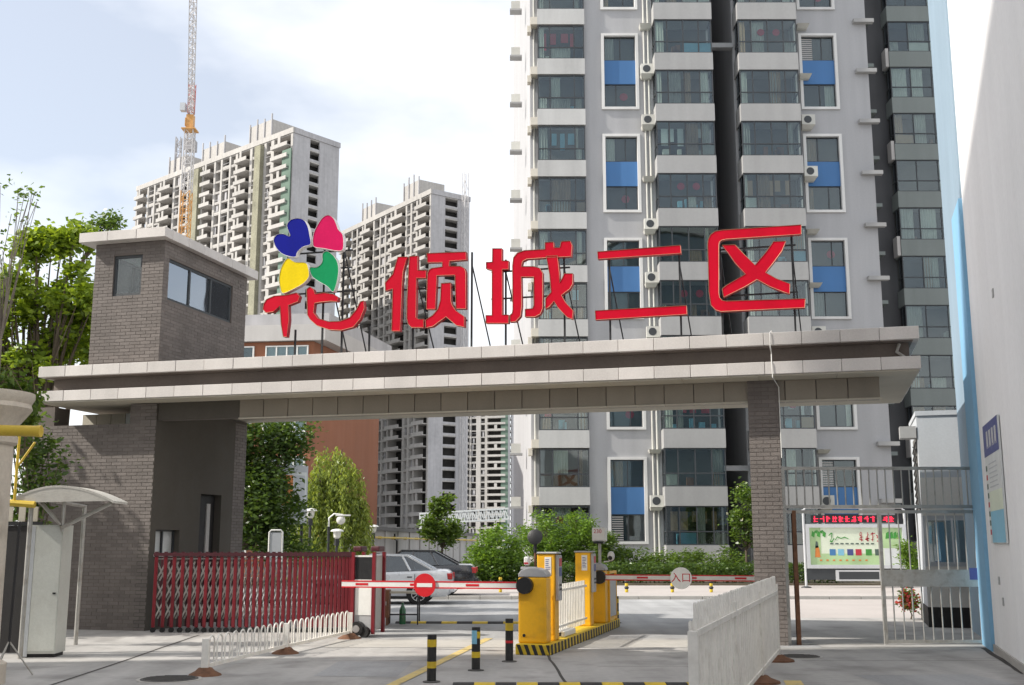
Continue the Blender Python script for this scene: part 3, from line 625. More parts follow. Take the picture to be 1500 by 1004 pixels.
# glazed balconies
def balcony(x0, x1, yf, t, cols, side=None, th=.92, hi=1.85, name='balcony', thin=.02, parent=tw, yw=None, dimmer=None):
    yw = yw or 55.36
    B = tp(name, MB().box(x0, x1, yf, yw, t - th, t), dimmer or M['twhite'], parent)
    m = MB(); f = .055; zt = t + hi; tr = t + hi * .33
    fx0, fx1 = x0 + thin, x1 - thin; y0 = yf + .05
    cs = [fx0 + (fx1 - fx0) * c for c in cols]
    for c in cs: 
        a = min(max(c - f / 2, fx0), fx1 - f); m.box(a, a + f, y0, y0 + .06, t, zt)
    for a, b in zip(cs, cs[1:]):
        p0 = max(a + f / 2, fx0 + f) if a == cs[0] else a + f / 2; p1 = b - f / 2 if b != cs[-1] else fx1 - f
        for z in (t, tr, zt - f): m.box(p0, p1, y0 + .002, y0 + .058, z, z + f)
    for xs in ((x0 + thin, 1), (x1 - thin, -1)):
        a = xs[0]; b = a + xs[1] * .06; lo, hi_ = min(a, b), max(a, b)
        if side is None or side == xs[1]:
            for z in (t, tr, zt - f): m.box(lo, hi_, y0 + .06, yw - .3, z, z + f)
            m.box(lo, hi_, (yf + yw) / 2, (yf + yw) / 2 + f, t + f, zt - f)
    W_ = tp('glazing_frame', m, M['tframe'], B)
    for a, b in zip(cs, cs[1:]):
        p0 = max(a + f / 2, fx0 + f); p1 = min(b - f / 2, fx1 - f)
        for z0, z1 in ((t + f, tr), (tr + f, zt - f)): tp('pane', MB().box(p0, p1, y0 + .027, y0 + .033, z0, z1), M['glass'], B)
    tp('side_pane', MB().box(x0 + thin + .027, x0 + thin + .033, y0 + .07, yw - .3, t + f, zt - f), M['glass'], B)
    tp('back_room', MB().box(x0 + .1, x1 - .1, yw - .06, yw - .03, t, zt), M['interior'], B)
    n = random.choice((2, 2, 3, 4))
    for _ in range(n):
        i = random.randrange(len(cs) - 1); wd = (cs[i + 1] - cs[i]) * random.uniform(.35, .9); c0 = cs[i] + .06
        pleat(B, c0, c0 + wd - .08, y0 + .2, t + .03, zt - random.choice((.04, .04, 1.15)), random.choice((M['curtain'], M['curtain'], M['curtain_warm'])))
    if random.random() < .5:      # light inner apron or boxed-in lower glazing
        i = random.randrange(len(cs) - 1); tp('inner_apron', MB().box(cs[i] + .05, cs[min(i + random.choice((1, 2)), len(cs) - 1)] - .03, y0 + .1, y0 + .14, t + .02, tr - .02), random.choice((M['curtain'], M['acwhite'], M['p_sky'], M['curtain_warm'])), B)
    if random.random() < .6:
        m = MB()
        for _ in range(random.randrange(2, 5)):
            c = random.uniform(x0 + .3, x1 - .6); m.box(c, c + random.uniform(.15, .4), y0 + .3, y0 + .5, t, t + random.uniform(.25, .6))
        tp('household_items', m, random.choice((M['acwhite'], M['wood'], M['p_sky'])), B)
    if random.random() < .28:      # washing hung on a rail
        m = MB(); c = x0 + .3
        while c < x1 - .5:
            wd = random.uniform(.18, .4); m.box(c, c + wd, y0 + .42, y0 + .44, zt - random.uniform(.7, 1.2), zt - .25); c += wd + random.uniform(.05, .3)
        tp('washing', m, random.choice((M['p_white'], M['p_sky'], M['curtain_warm'], M['p_red'], M['curtain'])), B)
    if random.random() < .2:
        for c in (.4, .66):
            x = x0 + (x1 - x0) * c; tp('paper_cut', MB().cyl((x, y0 + .14, t + 1.2), (x, y0 + .15, t + 1.2), .2, n=8), M['festive'], B)
    return B
C4 = (0, .22, .5, .77, 1)
for k in range(NF):
    t = T0 + k * FH
    balcony(7.33, 10.33, 54.05, t, C4); balcony(11.66, 14.72, 54.05, t, C4)
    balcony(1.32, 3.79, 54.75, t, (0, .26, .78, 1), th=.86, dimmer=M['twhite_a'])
    # ledge and air conditioner left of the first balcony, by the pier
    lg = tp('ledge', MB().box(.96, 1.318, 54.75, 55.36, t - .86, t - .45), M['tcream']); tp('eave', MB().box(.8, 1.0, 54.9, 55.37, t + 1.55, t + 1.9), M['tcream'], lg)
    # brackets for the outdoor units
    for x0, x1, on in ((6.66, 7.28, random.random() < .75), (14.86, 15.5, random.random() < .45)):
        s = MB(); z = t - 1.12; s.hexa([(x0 + .06, 54.72, z), (x1 - .06, 54.72, z), (x1 - .06, 54.998, z), (x0 + .06, 54.998, z), (x0, 54.42, z + .16), (x1, 54.42, z + .16), (x1, 54.998, z + .16), (x0, 54.998, z + .16)])
        S_ = tp('unit_shelf', s, M['acwhite'])
        if on:
            u = tp('air_conditioner', MB().box(x0 + .02, x1 + .06, 54.5, 54.8, z + .17, z + .72), M['acwhite'], S_)
            g_ = MB().cyl(((x0 + x1) / 2, 54.497, z + .45), ((x0 + x1) / 2, 54.493, z + .45), .2, n=14); tp('fan_grille', g_, M['tframe'], S_)
    tp('end_ledge', MB().box(17.9, 18.95, 54.7, 54.998, t - .75, t - .55), M['twhite'])
    # left flank: shelf with unit
    s = tp('unit_shelf', MB().box(-.12, .55, 58.6, 59.2, t - .9, t - .8), M['twhite']); tp('air_conditioner', MB().box(-.05, .45, 58.7, 59.0, t - .79, t - .3), M['acwhite'], s)
for x, y in ((6.9, 54.93), (7.12, 54.93), (1.15, 55.28), (14.78, 54.93)): tp('drain_pipe', MB().cyl((x, y, .16), (x, y, TOPZ), .05, n=8), M['acwhite'])
tp('parapet', MB().box(.6, 18.7, 54.9, 55.6, TOPZ, TOPZ + .8), M['twhite'])
# set-back wing on the right, always in the tower's shade
wg = thing('apartment_wing', 'shaded set-back wing with grey balconies between the tower and the pale blue wall', 'building', (23, 61, 0), 0, None, True)
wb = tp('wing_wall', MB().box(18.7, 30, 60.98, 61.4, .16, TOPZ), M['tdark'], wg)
for k in range(NF):
    t = T0 + k * FH
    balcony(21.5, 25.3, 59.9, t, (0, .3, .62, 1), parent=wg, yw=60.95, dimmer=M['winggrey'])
    s = tp('unit_shelf', MB().box(19.4, 20.7, 60.2, 60.97, t - .8, t - .6), M['winggrey'], wg)
    if k % 2: tp('air_conditioner', MB().box(19.6, 20.4, 60.4, 60.8, t - .59, t), M['acwhite'], s)
    else: tp('louvre_cover', MB().box(21.3, 21.48, 59.95, 60.6, t - .9, t + .2), M['bandgrey'], s)
    tp('wing_window', MB().box(19.5, 20.5, 60.94, 60.978, t + .2, t + 1.6), M['interior'], wg)
# ================================================================== unfinished towers, crane, low block, perimeter wall
def frame_tower(label, corner, ang, L, Wd, H, fh, bays, penthouses, gable_slot, net=None, hoist=None, name='unfinished_tower', lowf=0):
    """local x runs left along the long front from the near corner, y inward"""
    t = thing(name, label, 'building', (corner[0], corner[1], 0), ang); nf = int(H / fh)
    ms = MB().box(-L, 0, 0, Wd, -.14, .14).mesh('floor_slab', M['conc'])
    for k in range(nf + 1): ob('floor_slab', ms, t, (0, 0, H - k * fh))
    MB().box(-L + 2.5, -2.2, 2.6, Wd - .5, 0, H - .2).obj('inner_core', M['conc_in'], t)
    x = 0.0
    for kind, wd in bays:
        x0, x1 = -x - wd, -x; x += wd
        if kind == 'p': MB().box(x0, x1, -.12, 2.6, 0, H + .2).obj('pier', M['conc'], t)
        elif kind == 'n':      # netted hoist strip
            MB().box(x0, x1, -1.3, -.1, 0, H - .6).obj('hoist_net', M['net'], t)
        elif kind == 'w':      # window bay: sill walls on every floor and two mullion piers
            m = MB()
            for k in range(nf):
                z = H - (k + 1) * fh; m.box(x0 + .001, x1 - .001, -.04, .25, z + .141, z + random.choice((.3, .35, .5, .8)))
            o = m.obj('sill_wall', M['conc'], t); o['kind'] = 'stuff'
            m = MB()
            for k in range(nf):
                z = H - (k + 1) * fh; m.box(x0, x1, 1.2, 1.3, z + .2, z + fh - .2)
            m.obj('dark_opening', M['conc_in'], t)
            m = MB()
            for k in range(nf):
                z = H - (k + 1) * fh
                if random.random() < .3: a = x0 + wd * random.uniform(0, .5); m.box(a, a + wd * random.uniform(.25, .5), .3, .5, z + .2, z + fh - .2)
                if random.random() < .35: q_ = z + random.uniform(.8, 1.9); m.box(x0, x1, -.25, -.17, q_, q_ + .09)
            if m.f: m.obj('infill', M['conc_d'], t)['kind'] = 'stuff'
        elif kind == 'b':      # projecting balcony stack
            m = MB()
            for k in range(nf):
                z = H - (k + 1) * fh
                m.box(x0 + .06, x1 - .06, -1.3, -.001, z - .12, z + .1); m.box(x0 + .06, x1 - .06, -1.3, -1.15, z + .1, z + .85)
                if k % 3 == 0: m.box(x0 + wd * .4, x0 + wd * .55, -1.1, -.95, z + .1, z + fh - .2)
            o = m.obj('balcony_stack', M['conc'], t); o['kind'] = 'stuff'
    # gable end
    s0, s1 = gable_slot
    MB().box(-.35, .05, .0, s0, 0, H + .1).obj('gable_wall', M['conc_d'], t); MB().box(-.35, .05, s1, Wd, 0, H + .1).obj('gable_wall', M['conc_d'], t)
    m = MB()
    for k in range(nf): z = H - (k + 1) * fh; m.box(-.3, .04, s0, s1, z + .14, z + .75)
    o = m.obj('stair_sill', M['conc_d'], t); o['kind'] = 'stuff'
    if net: MB().box(-3.2, .2, -.75, -.5, H * net[0], H - 4).obj('green_net', M['net_g'], t)
    # roof line
    pr = MB().box(-L - .2, .25, -.3, .2, H + .16, H + 1.5).obj('parapet', M['conc'], t)
    MB().box(-.15, .3, .2, Wd + .2, H + .16, H + 1.5).obj('parapet', M['conc_d'], t)
    for px, pw, ph in penthouses:
        q = MB().box(px - pw, px, 1.0, Wd * .75, H + .15, H + ph).obj('roof_house', M['conc'], t)
        for a in np.linspace(px - pw, px, 4): MB().box(a - .15, a + .15, .7, 1.0, H + 1.5, H + ph + random.uniform(.6, 2.2)).obj('roof_post', M['conc_d'], q)
    if hoist:
        m = MB(); hx, hy, z1 = hoist
        for a, b in ((0, 0), (1.2, 0), (0, 1.2), (1.2, 1.2)): m.bar((hx + a, hy + b, 0), (hx + a, hy + b, z1), .16)
        for k in range(int(z1 / 3)): m.bar((hx, hy, k * 3), (hx + 1.2, hy, k * 3 + 3), .1); m.bar((hx + 1.2, hy + 1.2, k * 3), (hx + 1.2, hy, k * 3 + 3), .1); m.bar((hx, hy, k * 3), (hx + 1.2, hy, k * 3), .1)
        m.obj('hoist_mast', M['crane_w'], t)
    return t
random.seed(5)
unit = [('p', .8), ('b', 6.6), ('p', 1.2), ('w', 1.9), ('p', .9), ('n', 2.4), ('p', .7), ('w', 1.8), ('p', 1.0), ('b', 5.2), ('p', .9), ('w', 2.0), ('p', .7), ('w', 3.0), ('p', .8), ('w', 2.2), ('p', .8), ('b', 4.6), ('p', .8)]
unit2 = unit + [('n', 3.2), ('p', .8), ('w', 2.2), ('p', .7), ('w', 3.0), ('p', .7), ('w', 2.2), ('p', .8), ('b', 6.0), ('p', .8), ('w', 2.2), ('p', .7), ('w', 2.6), ('p', .8), ('b', 5.0), ('p', .6)]
def bl(b): return sum(w_ for _, w_ in b)
# axis: local -x points left along the front
frame_tower('unfinished concrete tower behind the yellow crane, the taller one at left', (-53.35, 260), math.atan2(-.654, .756), bl(unit2), 14.5, 100.6, 2.92, unit2, ((-10, 9, 6.5), (-30, 10, 5.5), (-48, 8, 6)), (5.2, 8.2), (.35,))
unit3 = [('p', .7), ('b', 6.0), ('p', .9), ('w', 2.1), ('p', .9), ('w', 1.8), ('p', .8), ('b', 7.5), ('p', .8), ('w', 2.4), ('p', .7), ('w', 2.4), ('p', .7), ('w', 3.0), ('p', .8), ('b', 6.0), ('p', .8), ('w', 2.5), ('p', .8), ('w', 2.5), ('p', .6), ('b', 6), ('p', .8)]
frame_tower('unfinished concrete tower rising behind the second red character', (-21.5, 287), math.atan2(-.81, .588), bl(unit3), 12.2, 93.7, 2.92, unit3, ((-8, 8, 6.5), (-32, 8, 6)), (4.4, 8.4), None, (1.2, 9.0, 101))
unit4 = [('p', .9), ('b', 9.0), ('p', 1.2), ('w', 2.0), ('p', 2.2), ('w', 2.4), ('p', .9), ('b', 6.0), ('p', .8)]
frame_tower('far unfinished tower seen under the canopy beside the white tower edge', (-1.9, 520), R(-14), bl(unit4), 13, 84, 3.0, unit4, ((-6, 7, 5),), (4, 7), (.0,))
frame_tower('far unfinished tower mostly hidden behind the guard house roof', (-98.0, 400), math.atan2(-.654, .756), 22, 14, 112, 3.0, unit[:9], ((-4, 5, 4),), (4, 7), None)
# tower crane
def lattice(mb, p0, p1, wd, n, r=.09, mi=0, tri=False):
    p0 = Vector(p0); p1 = Vector(p1); d = (p1 - p0).normalized(); u = Vector((0, 0, 1)) if abs(d.z) < .9 else Vector((0, 1, 0))
    a = d.cross(u).normalized(); b = a.cross(d).normalized(); h = wd / 2
    cs = [a * h + b * h, -a * h + b * h, -a * h - b * h, a * h - b * h] if not tri else [a * h - b * h, -a * h - b * h, b * h * 1.2]
    for c in cs: mb.bar(p0 + c, p1 + c, r * 1.5, mi=mi)
    for i in range(n):
        q0 = p0 + (p1 - p0) * (i / n); q1 = p0 + (p1 - p0) * ((i + 1) / n)
        for j in range(len(cs)):
            c0, c1 = cs[j], cs[(j + 1) % len(cs)]
            if i % 2: c0, c1 = c1, c0
            mb.bar(q0 + c0, q1 + c1, r, mi=mi); mb.bar(q0 + c0, q0 + c1, r, mi=mi)
CX, CY = -69.6, 230.0
cr = thing('tower_crane', 'tower crane with yellow lattice mast and jib reaching towards the viewer', 'crane', (CX, CY, 0), 0, None, True)
mb = MB(); lattice(mb, (CX, CY, 0), (CX, CY, 76), 1.9, 38, .12); mb.obj('lower_mast', M['crane_y'], cr)
mb = MB(); lattice(mb, (CX, CY, 76), (CX, CY, 90), 1.8, 7, .12); mb.obj('upper_mast', M['crane_w'], cr)
mb = MB(); mb.box(CX - 1.5, CX + 1.5, CY - 1.5, CY + 1.5, 89.7, 89.95); mb.box(CX - .75, CX + .75, CY - .75, CY + .75, 90.1, 93.2); mb.box(CX - .95, CX - .78, CY - .9, CY + .9, 90.6, 92.4); mb.obj('slewing_unit', M['crane_y'], cr)
mb = MB(); mb.box(CX - 2.1, CX - 1.0, CY - 1.2, CY + .2, 94.0, 95.7); mb.obj('operator_cab', M['kioskgrey'], cr)
mb = MB(); lattice(mb, (CX, CY, 93.6), (CX, CY, 100.5), 1.2, 4, .1); mb.obj('apex', M['crane_r'], cr)
J1 = Vector((-47.0, 152.0, 94.5)); J0 = Vector((CX, CY, 94.0)); mb = MB(); lattice(mb, J0, J1, 1.25, 34, .085, tri=True); mb.obj('jib', M['crane_w'], cr)
mb = MB(); Jb = J0 - (J1 - J0) * .22; lattice(mb, J0, Jb, 1.2, 8, .09); mb.obj('counter_jib', M['crane_w'], cr)
mb = MB(); mb.box(Jb.x - 1.2, Jb.x + 1.2, Jb.y - .8, Jb.y + 1.6, 91.5, 94); mb.obj('counterweight', M['conc_d'], cr)
mb = MB()
for f in (.35, .75): mb.bar((CX, CY, 100.4), J0 + (J1 - J0) * f, .07)
mb.bar((CX, CY, 100.4), Jb, .07); mb.obj('tie_bars', M['crane_w'], cr)
# thin hoist mast on the roof of the left tower
q = thing('hoist_frame', 'thin pale lattice mast on the roof left of the crane', 'mast', (-92.5, 296, 95), 0, None, True)
mb = MB(); lattice(mb, (-92.5, 296, 95), (-92.5, 296, 113), 1.3, 9, .16); mb.obj('lattice', M['conc_d'], q)
# ------------------------------------------------------------------ low residential block with an orange-brown gable
lb = thing('residential_block', 'low residential block with orange-brown gable end and grey roof band behind the gate', 'building', (-10.8, 60, 0), 0, None, True)
ux, uy = .70, .714           # gable recedes to the right
c0 = Vector((-10.8, 60)); c1 = c0 + Vector((.22, 1.0)).normalized() * 11; c3 = c0 + Vector((-1, .12)).normalized() * 9; c2 = c3 + (c1 - c0)
mb = MB(); mb.zprism([tuple(c0), tuple(c1), tuple(c2), tuple(c3)], 0, 12.6); mb.obj('wall', M['orange'], lb)
# roof: overhanging band and low pitched slab over the gable
e = .75; n1 = (c1 - c0).normalized(); n2 = (c3 - c0).normalized()
r0 = c0 - n1 * .3 - n2 * e; r1 = c1 + n1 * e - n2 * e; r2 = c2 + n1 * e + n2 * e; r3 = c3 - n1 * .3 + n2 * e
mb = MB(); mb.zprism([tuple(r0), tuple(r1), tuple(r2), tuple(r3)], 12.62, 13.5); rf_ = mb.obj('roof', M['bandgrey'], lb)
mb = MB(); mb.zprism([tuple(r0 + n1 * .5), tuple(r1 - n1 * .8), tuple(r2 - n1 * .8), tuple(r3 + n1 * .5)], 13.5, 14.2); mb.obj('roof_band', M['conc_d'], rf_)
# bay of white windows at the corner, storey by storey
d2 = n2; d1 = Vector((n2.y, -n2.x)) if (Vector((n2.y, -n2.x)).y < 0) else Vector((-n2.y, n2.x))
def on_front(s, o, z): p = c0 + d2 * s + d1 * o; return (p.x, p.y, z)
for k in range(4):
    z0 = .9 + 3.0 * k + .2
    for s0, s1 in ((.25, 2.65), (3.3, 4.6), (5.6, 7.8)):
        m = MB(); f = .07; n = 4 if s0 < 1 else 2
        def hb(a, b, p, q, o0=.02, o1=.16): m.hexa([on_front(a, o1, p), on_front(b, o1, p), on_front(b, o0, p), on_front(a, o0, p), on_front(a, o1, q), on_front(b, o1, q), on_front(b, o0, q), on_front(a, o0, q)])
        for i in range(n + 1): a = s0 + (s1 - s0 - f) * i / n; hb(a, a + f, z0, z0 + 2.2)
        for z in (z0 - f, z0 + .55, z0 + 1.5, z0 + 2.2): hb(s0, s1, z, z + f, .03, .15)
        W_ = m.obj('window', M['white'], lb)
        for i in range(n):
            a = s0 + (s1 - s0 - f) * i / n; g_ = MB()
            g_.hexa([on_front(a + f, .1, z0), on_front(a + (s1 - s0 - f) / n, .1, z0), on_front(a + (s1 - s0 - f) / n, .09, z0), on_front(a + f, .09, z0), on_front(a + f, .1, z0 + 2.2), on_front(a + (s1 - s0 - f) / n, .1, z0 + 2.2), on_front(a + (s1 - s0 - f) / n, .09, z0 + 2.2), on_front(a + f, .09, z0 + 2.2)])
            g_.obj('pane', M['glass'], W_)
        g_ = MB(); g_.hexa([on_front(s0, .03, z0), on_front(s1, .03, z0), on_front(s1, .01, z0), on_front(s0, .01, z0), on_front(s0, .03, z0 + 2.2), on_front(s1, .03, z0 + 2.2), on_front(s1, .01, z0 + 2.2), on_front(s0, .01, z0 + 2.2)])
        g_.obj('room', M['kioskgrey'] if s0 < 1 else M['interior'], W_)
# ------------------------------------------------------------------ perimeter wall with yellow gas pipe
a = Vector((-10.2, 52.0)); b = Vector((-3.6, 116.0)); dv = (b - a); ln = dv.length; dn = dv.normalized(); pn = Vector((dn.y, -dn.x))
pw = thing('perimeter_wall', 'long cream perimeter wall with dark coping behind the silver car', 'wall', (a.x, a.y, 0), math.atan2(dn.y, dn.x))
MB().box(0, ln, -.12, .12, 0, 2.55).obj('wall_panel', M['wall_cream'], pw)
cpo = MB().box(-.05, ln + .05, -.28, .28, 2.552, 2.78).obj('coping', M['coping_d'], pw)
for i in range(17): MB().box(i * 4 - .18, i * 4 + .18, -.2, -.121, 0, 2.55).obj('pilaster', M['wall_cream'], pw)
for i in (7, 11, 22): MB().tube([(i, -.32, 2.4), (i, -.32, 2.05), (i + .7, -.32, 1.95), (i + .7, -.32, 0)], .06, 6).obj('drain_pipe', M['steel_dark'], pw)
gp = thing('gas_pipe', 'yellow gas pipe running along the cream perimeter wall', 'pipe', (a.x, a.y, 0), math.atan2(dn.y, dn.x))
MB().cyl((0, -.38, 2.12), (ln, -.38, 2.12), .055, n=8).obj('pipe', M['gas'], gp); 
for i in range(16): MB().box(i * 4 + 1.5, i * 4 + 1.56, -.44, -.2, 2.03, 2.2).obj('bracket', M['gas'], gp)
# white pipe bridge beyond the wall
pb = thing('pipe_bridge', 'white lattice pipe bridge beyond the perimeter wall', 'bridge', (-8, 110, 0), 0, None, True)
mb = MB(); z0 = P(640, 762, 110).z; xa = P(616, 760, 110).x; xb = P(745, 755, 110).x
lattice(mb, (xa, 110, z0 + .1), (xb, 110, z0 + .6), 1.0, 22, .1); mb.obj('lattice', M['p_white'], pb)
for x in (xa, xb): MB().bar((x, 110, 0), (x, 110, z0 + .4), .25).obj('leg', M['p_white'], pb)
# unseen slab block left of the viewer, added and sized to shade foreground and wall
nb = thing('shade_block', 'plain pale slab added left of the drive outside the picture for its shade', 'building', (-20, 0, 0), 0, None, True)
NBY = 14.6
MB().box(-20.5, -15, -40, NBY, 0, 25.6).obj('wall', M['wall_cream'], nb)
for k in range(8):
    for j in range(6): MB().box(-15.0, -14.97, -36 + j * 7.5, -33.5 + j * 7.5, 1.2 + k * 3.2, 2.9 + k * 3.2).obj('window', M['interior'], nb)
MB().box(-20.7, -14.8, -40.2, NBY + .1, 25.61, 26.2).obj('parapet', M['bandgrey'], nb)
# ================================================================== street objects
def text_mesh(body, size, m, depth=.002):
    cu = bpy.data.curves.new('text', 'FONT'); cu.body = body; cu.size = size; cu.extrude = depth; cu.align_x = 'CENTER'; cu.align_y = 'CENTER'; cu.resolution_u = 3
    o = bpy.data.objects.new('text', cu); COL.objects.link(o); dg = bpy.context.evaluated_depsgraph_get()
    me = bpy.data.meshes.new_from_object(o.evaluated_get(dg)); bpy.data.objects.remove(o); bpy.data.curves.remove(cu); me.name = 'lettering'
    me.materials.clear(); me.materials.append(m); return me
# ------------------------------------------------------------------ retractable red gate
rg = thing('sliding_gate', 'dark red retractable folding gate beside the guard house', 'gate', (-7.08, 22.62, 0), 0)
GL_ = 3.92; HT = 1.56; NS = 34; xs = []; x = 0.0
ws = [1.55 - 1.0 * (i / (NS - 1)) ** .7 for i in range(NS)]; tot = sum(ws)
for w_ in ws: xs.append(x + .03); x += w_ / tot * GL_
slat = MB().box(-.033, .033, -.022, .022, .10, HT - .1).mesh('slat', M['gate_red']); cap_ = MB().box(-.03, .03, -.03, .03, HT - .1, HT).mesh('cap', M['gate_mar'])
slat_b = MB().box(-.02, .02, -.02, .02, .1, HT - .1).mesh('rear_slat', M['gate_mar'])
for i, x in enumerate(xs):
    bevel(ob('slat', slat, rg, (x, 0, 0)), .01, 2); ob('cap', cap_, rg, (x, 0, 0)); ob('rear_slat', slat_b, rg, (x + .03, .3, 0))
    mb = MB(); mb.cyl((x, -.03, .05), (x, .03, .05), .05, n=10); mb.obj('caster', M['rubber'], rg)
mb = MB()
for a, b in zip(xs, xs[1:]):
    for z0 in (.25, .62, .99):
        mb.bar((a, .03, z0), (b, .03, z0 + .37), .018, .03); mb.bar((a, .05, z0 + .37), (b, .05, z0), .018, .03); mb.bar((a, .27, z0), (b, .27, z0 + .37), .018, .03); 
    mb.bar((a, .02, HT - .14), (b, .28, HT - .14), .02)
o = mb.obj('scissor_links', M['steel'], rg); o['kind'] = 'stuff'
MB().box(-.02, GL_, -.035, .04, HT - .085, HT - .02).obj('top_rail', M['gate_mar'], rg)
# drive head
dh = thing('gate_drive', 'red and grey drive unit at the open end of the folding gate', 'gate motor', (-3.02, 21.55, 0), R(-15))
bevel(MB().box(.04, .42, .04, .5, .12, 1.5).obj('body', M['grey_plastic'], dh), .02)
for a, b in ((0, 0), (.42, 0), (0, .5), (.42, .5)): MB().box(a - .01, a + .05, b - .01, b + .05, .06, 1.56).obj('corner_post', M['gate_red'], dh)
MB().box(.06, .4, .025, .039, 1.06, 1.46).obj('display', M['black'], dh); MB().box(.05, .41, .02, .039, 1.02, 1.05).obj('trim_bar', M['white'], dh); MB().box(.05, .41, .02, .039, 1.47, 1.5).obj('trim_bar', M['white'], dh)
MB().box(.07, .39, .03, .039, .40, .96).obj('front_panel', M['white'], dh)
for a in (.0, .36): bevel(MB().box(a - .03, a + .14, .1, .4, 1.57, 1.67).obj('top_cap', M['gate_mar'], dh), .02)
MB().cyl((.16, -.12, .16), (.16, .02, .16), .13, n=16).obj('motor', M['black'], dh, True); MB().cyl((.3, -.1, .1), (.3, .02, .1), .095, n=16).obj('wheel', M['rubber'], dh, True)
MB().cyl((.16, -.125, .16), (.16, -.121, .16), .07, n=12).obj('hub_cap', M['chrome'], dh)
# ------------------------------------------------------------------ low white hoop fence
lf = thing('hoop_fence', 'low white hoop-topped fence on brown feet beside the red gate', 'fence', (0, 0, 0), 0, None, True)
fa = G(300, 990); fm = G(418, 958); fb = G(512, 936)
for p0, p1, nh in ((fa, fm, 11), (fm, fb, 12)):
    d = (p1 - p0); H0 = .50
    MB().bar(p0 + Vector((0, 0, .12)), p1 + Vector((0, 0, .12)), .035, .05).obj('bottom_rail', M['white_paint'], lf)
    for i in range(nh):
        q0 = p0 + d * ((i + .35) / (nh + .4)); q1 = p0 + d * ((i + 1.0) / (nh + .4)); r = (q1 - q0).length / 2; c = (q0 + q1) / 2; n_ = d.normalized()
        path = [q0 + Vector((0, 0, .1))] + [c + n_ * (-r * math.cos(t)) + Vector((0, 0, H0 - r + r * math.sin(t))) for t in np.linspace(0, math.pi, 7)] + [q1 + Vector((0, 0, .1))]
        MB().tube(path, .012, 6).obj('hoop', M['white_paint'], lf, True)
for p in (fa, fm, fb):
    MB().box(p.x - .045, p.x + .045, p.y - .045, p.y + .045, .05, .47).obj('post', M['white_paint'], lf)
    mb = MB(); mb.lathe([(.22, .004), (.21, .02), (.13, .06), (.09, .1), (.07, .105)], (p.x, p.y), 14); mb.obj('foot', M['rust'], lf, True)
# ------------------------------------------------------------------ bollards
def bollard(p, label, h=.56, r=.058, red=False, sticker=False, base=.0):
    t = thing('bollard', label, 'bollard', (p[0], p[1], base)); bands = [(0, .28, 'k'), (.28, .42, 'y'), (.42, .74, 'k'), (.74, .90, 'y'), (.90, 1.0, 'k')]
    if red: bands = [(0, .42, 'k'), (.42, .48, 'r'), (.48, .72, 'k'), (.72, .9, 'y'), (.9, 1, 'k')]
    MB().lathe([(r * 1.9, .004), (r * 1.9, .016), (r * 1.1, .022)], n=16).obj('base_plate', M['iron'], t)
    for a, b, c in bands: MB().lathe([(r + (.002 if c != 'k' else 0), .02 + a * h), (r + (.002 if c != 'k' else 0), .02 + b * h)], n=16).obj('band', {'k': M['stripe_k'], 'y': M['stripe_y'], 'r': M['red_paint']}[c], t, True)
    if sticker:
        mb = MB(); n0 = 6
        for i in range(n0):
            t0 = R(200 + i * 14); t1 = R(200 + (i + 1) * 14); rr = r + .004
            mb.face([(rr * math.cos(t0), rr * math.sin(t0), .36), (rr * math.cos(t1), rr * math.sin(t1), .36), (rr * math.cos(t1), rr * math.sin(t1), .54), (rr * math.cos(t0), rr * math.sin(t0), .54)])
        mb.obj('sticker', M['p_sky'], t)
bollard(G(632, 1000), 'black and yellow bollard nearest the viewer in the drive')
bollard(G(697, 983), 'black and yellow bollard with a pale blue sticker, middle of the front three', sticker=True)
bollard(G(746, 970), 'black bollard with one red band before the yellow barrier', red=True, h=.6)
bollard(G(903, 913), 'black and yellow bollard behind the barrier island'); bollard((2.35, 26.6), 'black and yellow bollard partly hidden beyond the barrier island')
for i, x in enumerate((918, 985, 1042, 733)):
    p = G(x, 868, .1); lab = ('left', 'middle', 'right')[i] if i < 3 else ''
    t = thing('marker_post', ('small yellow and black post under the entry boom, %s one of three' % lab) if i < 3 else 'small yellow and black post left of the yellow barrier cabinet', 'post', (p.x, p.y, .104))
    for j in range(5): MB().lathe([(.05, j * .1), (.085 if j % 2 else .06, j * .1 + .05), (.05, j * .1 + .1)], n=10).obj('band', M['stripe_y'] if j % 2 == 0 else M['stripe_k'], t)
# ------------------------------------------------------------------ barrier island and its machines (gate axes)
def gthing(name, label, cat, s, d, z=0.0, group=None): return thing(name, label, cat, tuple(gate_pt(s, d, z)), GATE_RZ, group)
I0, I1, J0_, J1_ = 8.39, 8.95, -2.80, 3.7; IH = .17
isl = thing('barrier_island', 'raised traffic island with yellow and black hazard stripes', 'traffic island', GATE_LOC, GATE_RZ)
bevel(MB().box(I0, I1, J0_, J1_, 0, IH).obj('kerb', M['stripe_y'], isl), .02)
for i in range(5):
    x = I0 + .02 + i * .118; MB().prism([(x + .06, .004), (x + .118 if i < 4 else I1 - .002, .004), (x + .06, IH - .01), (x, IH - .01)], J0_ - .004, J0_ - .001).obj('stripe', M['stripe_k'], isl)
for i in range(26):
    y = J0_ + .05 + i * .248
    if y + .12 > J1_: break
    MB().hexa([(I1 + .001, y + .04, .004), (I1 + .004, y + .04, .004), (I1 + .004, y + .16, .004), (I1 + .001, y + .16, .004), (I1 + .001, y, IH - .01), (I1 + .004, y, IH - .01), (I1 + .004, y + .12, IH - .01), (I1 + .001, y + .12, IH - .01)]).obj('stripe', M['stripe_k'], isl)
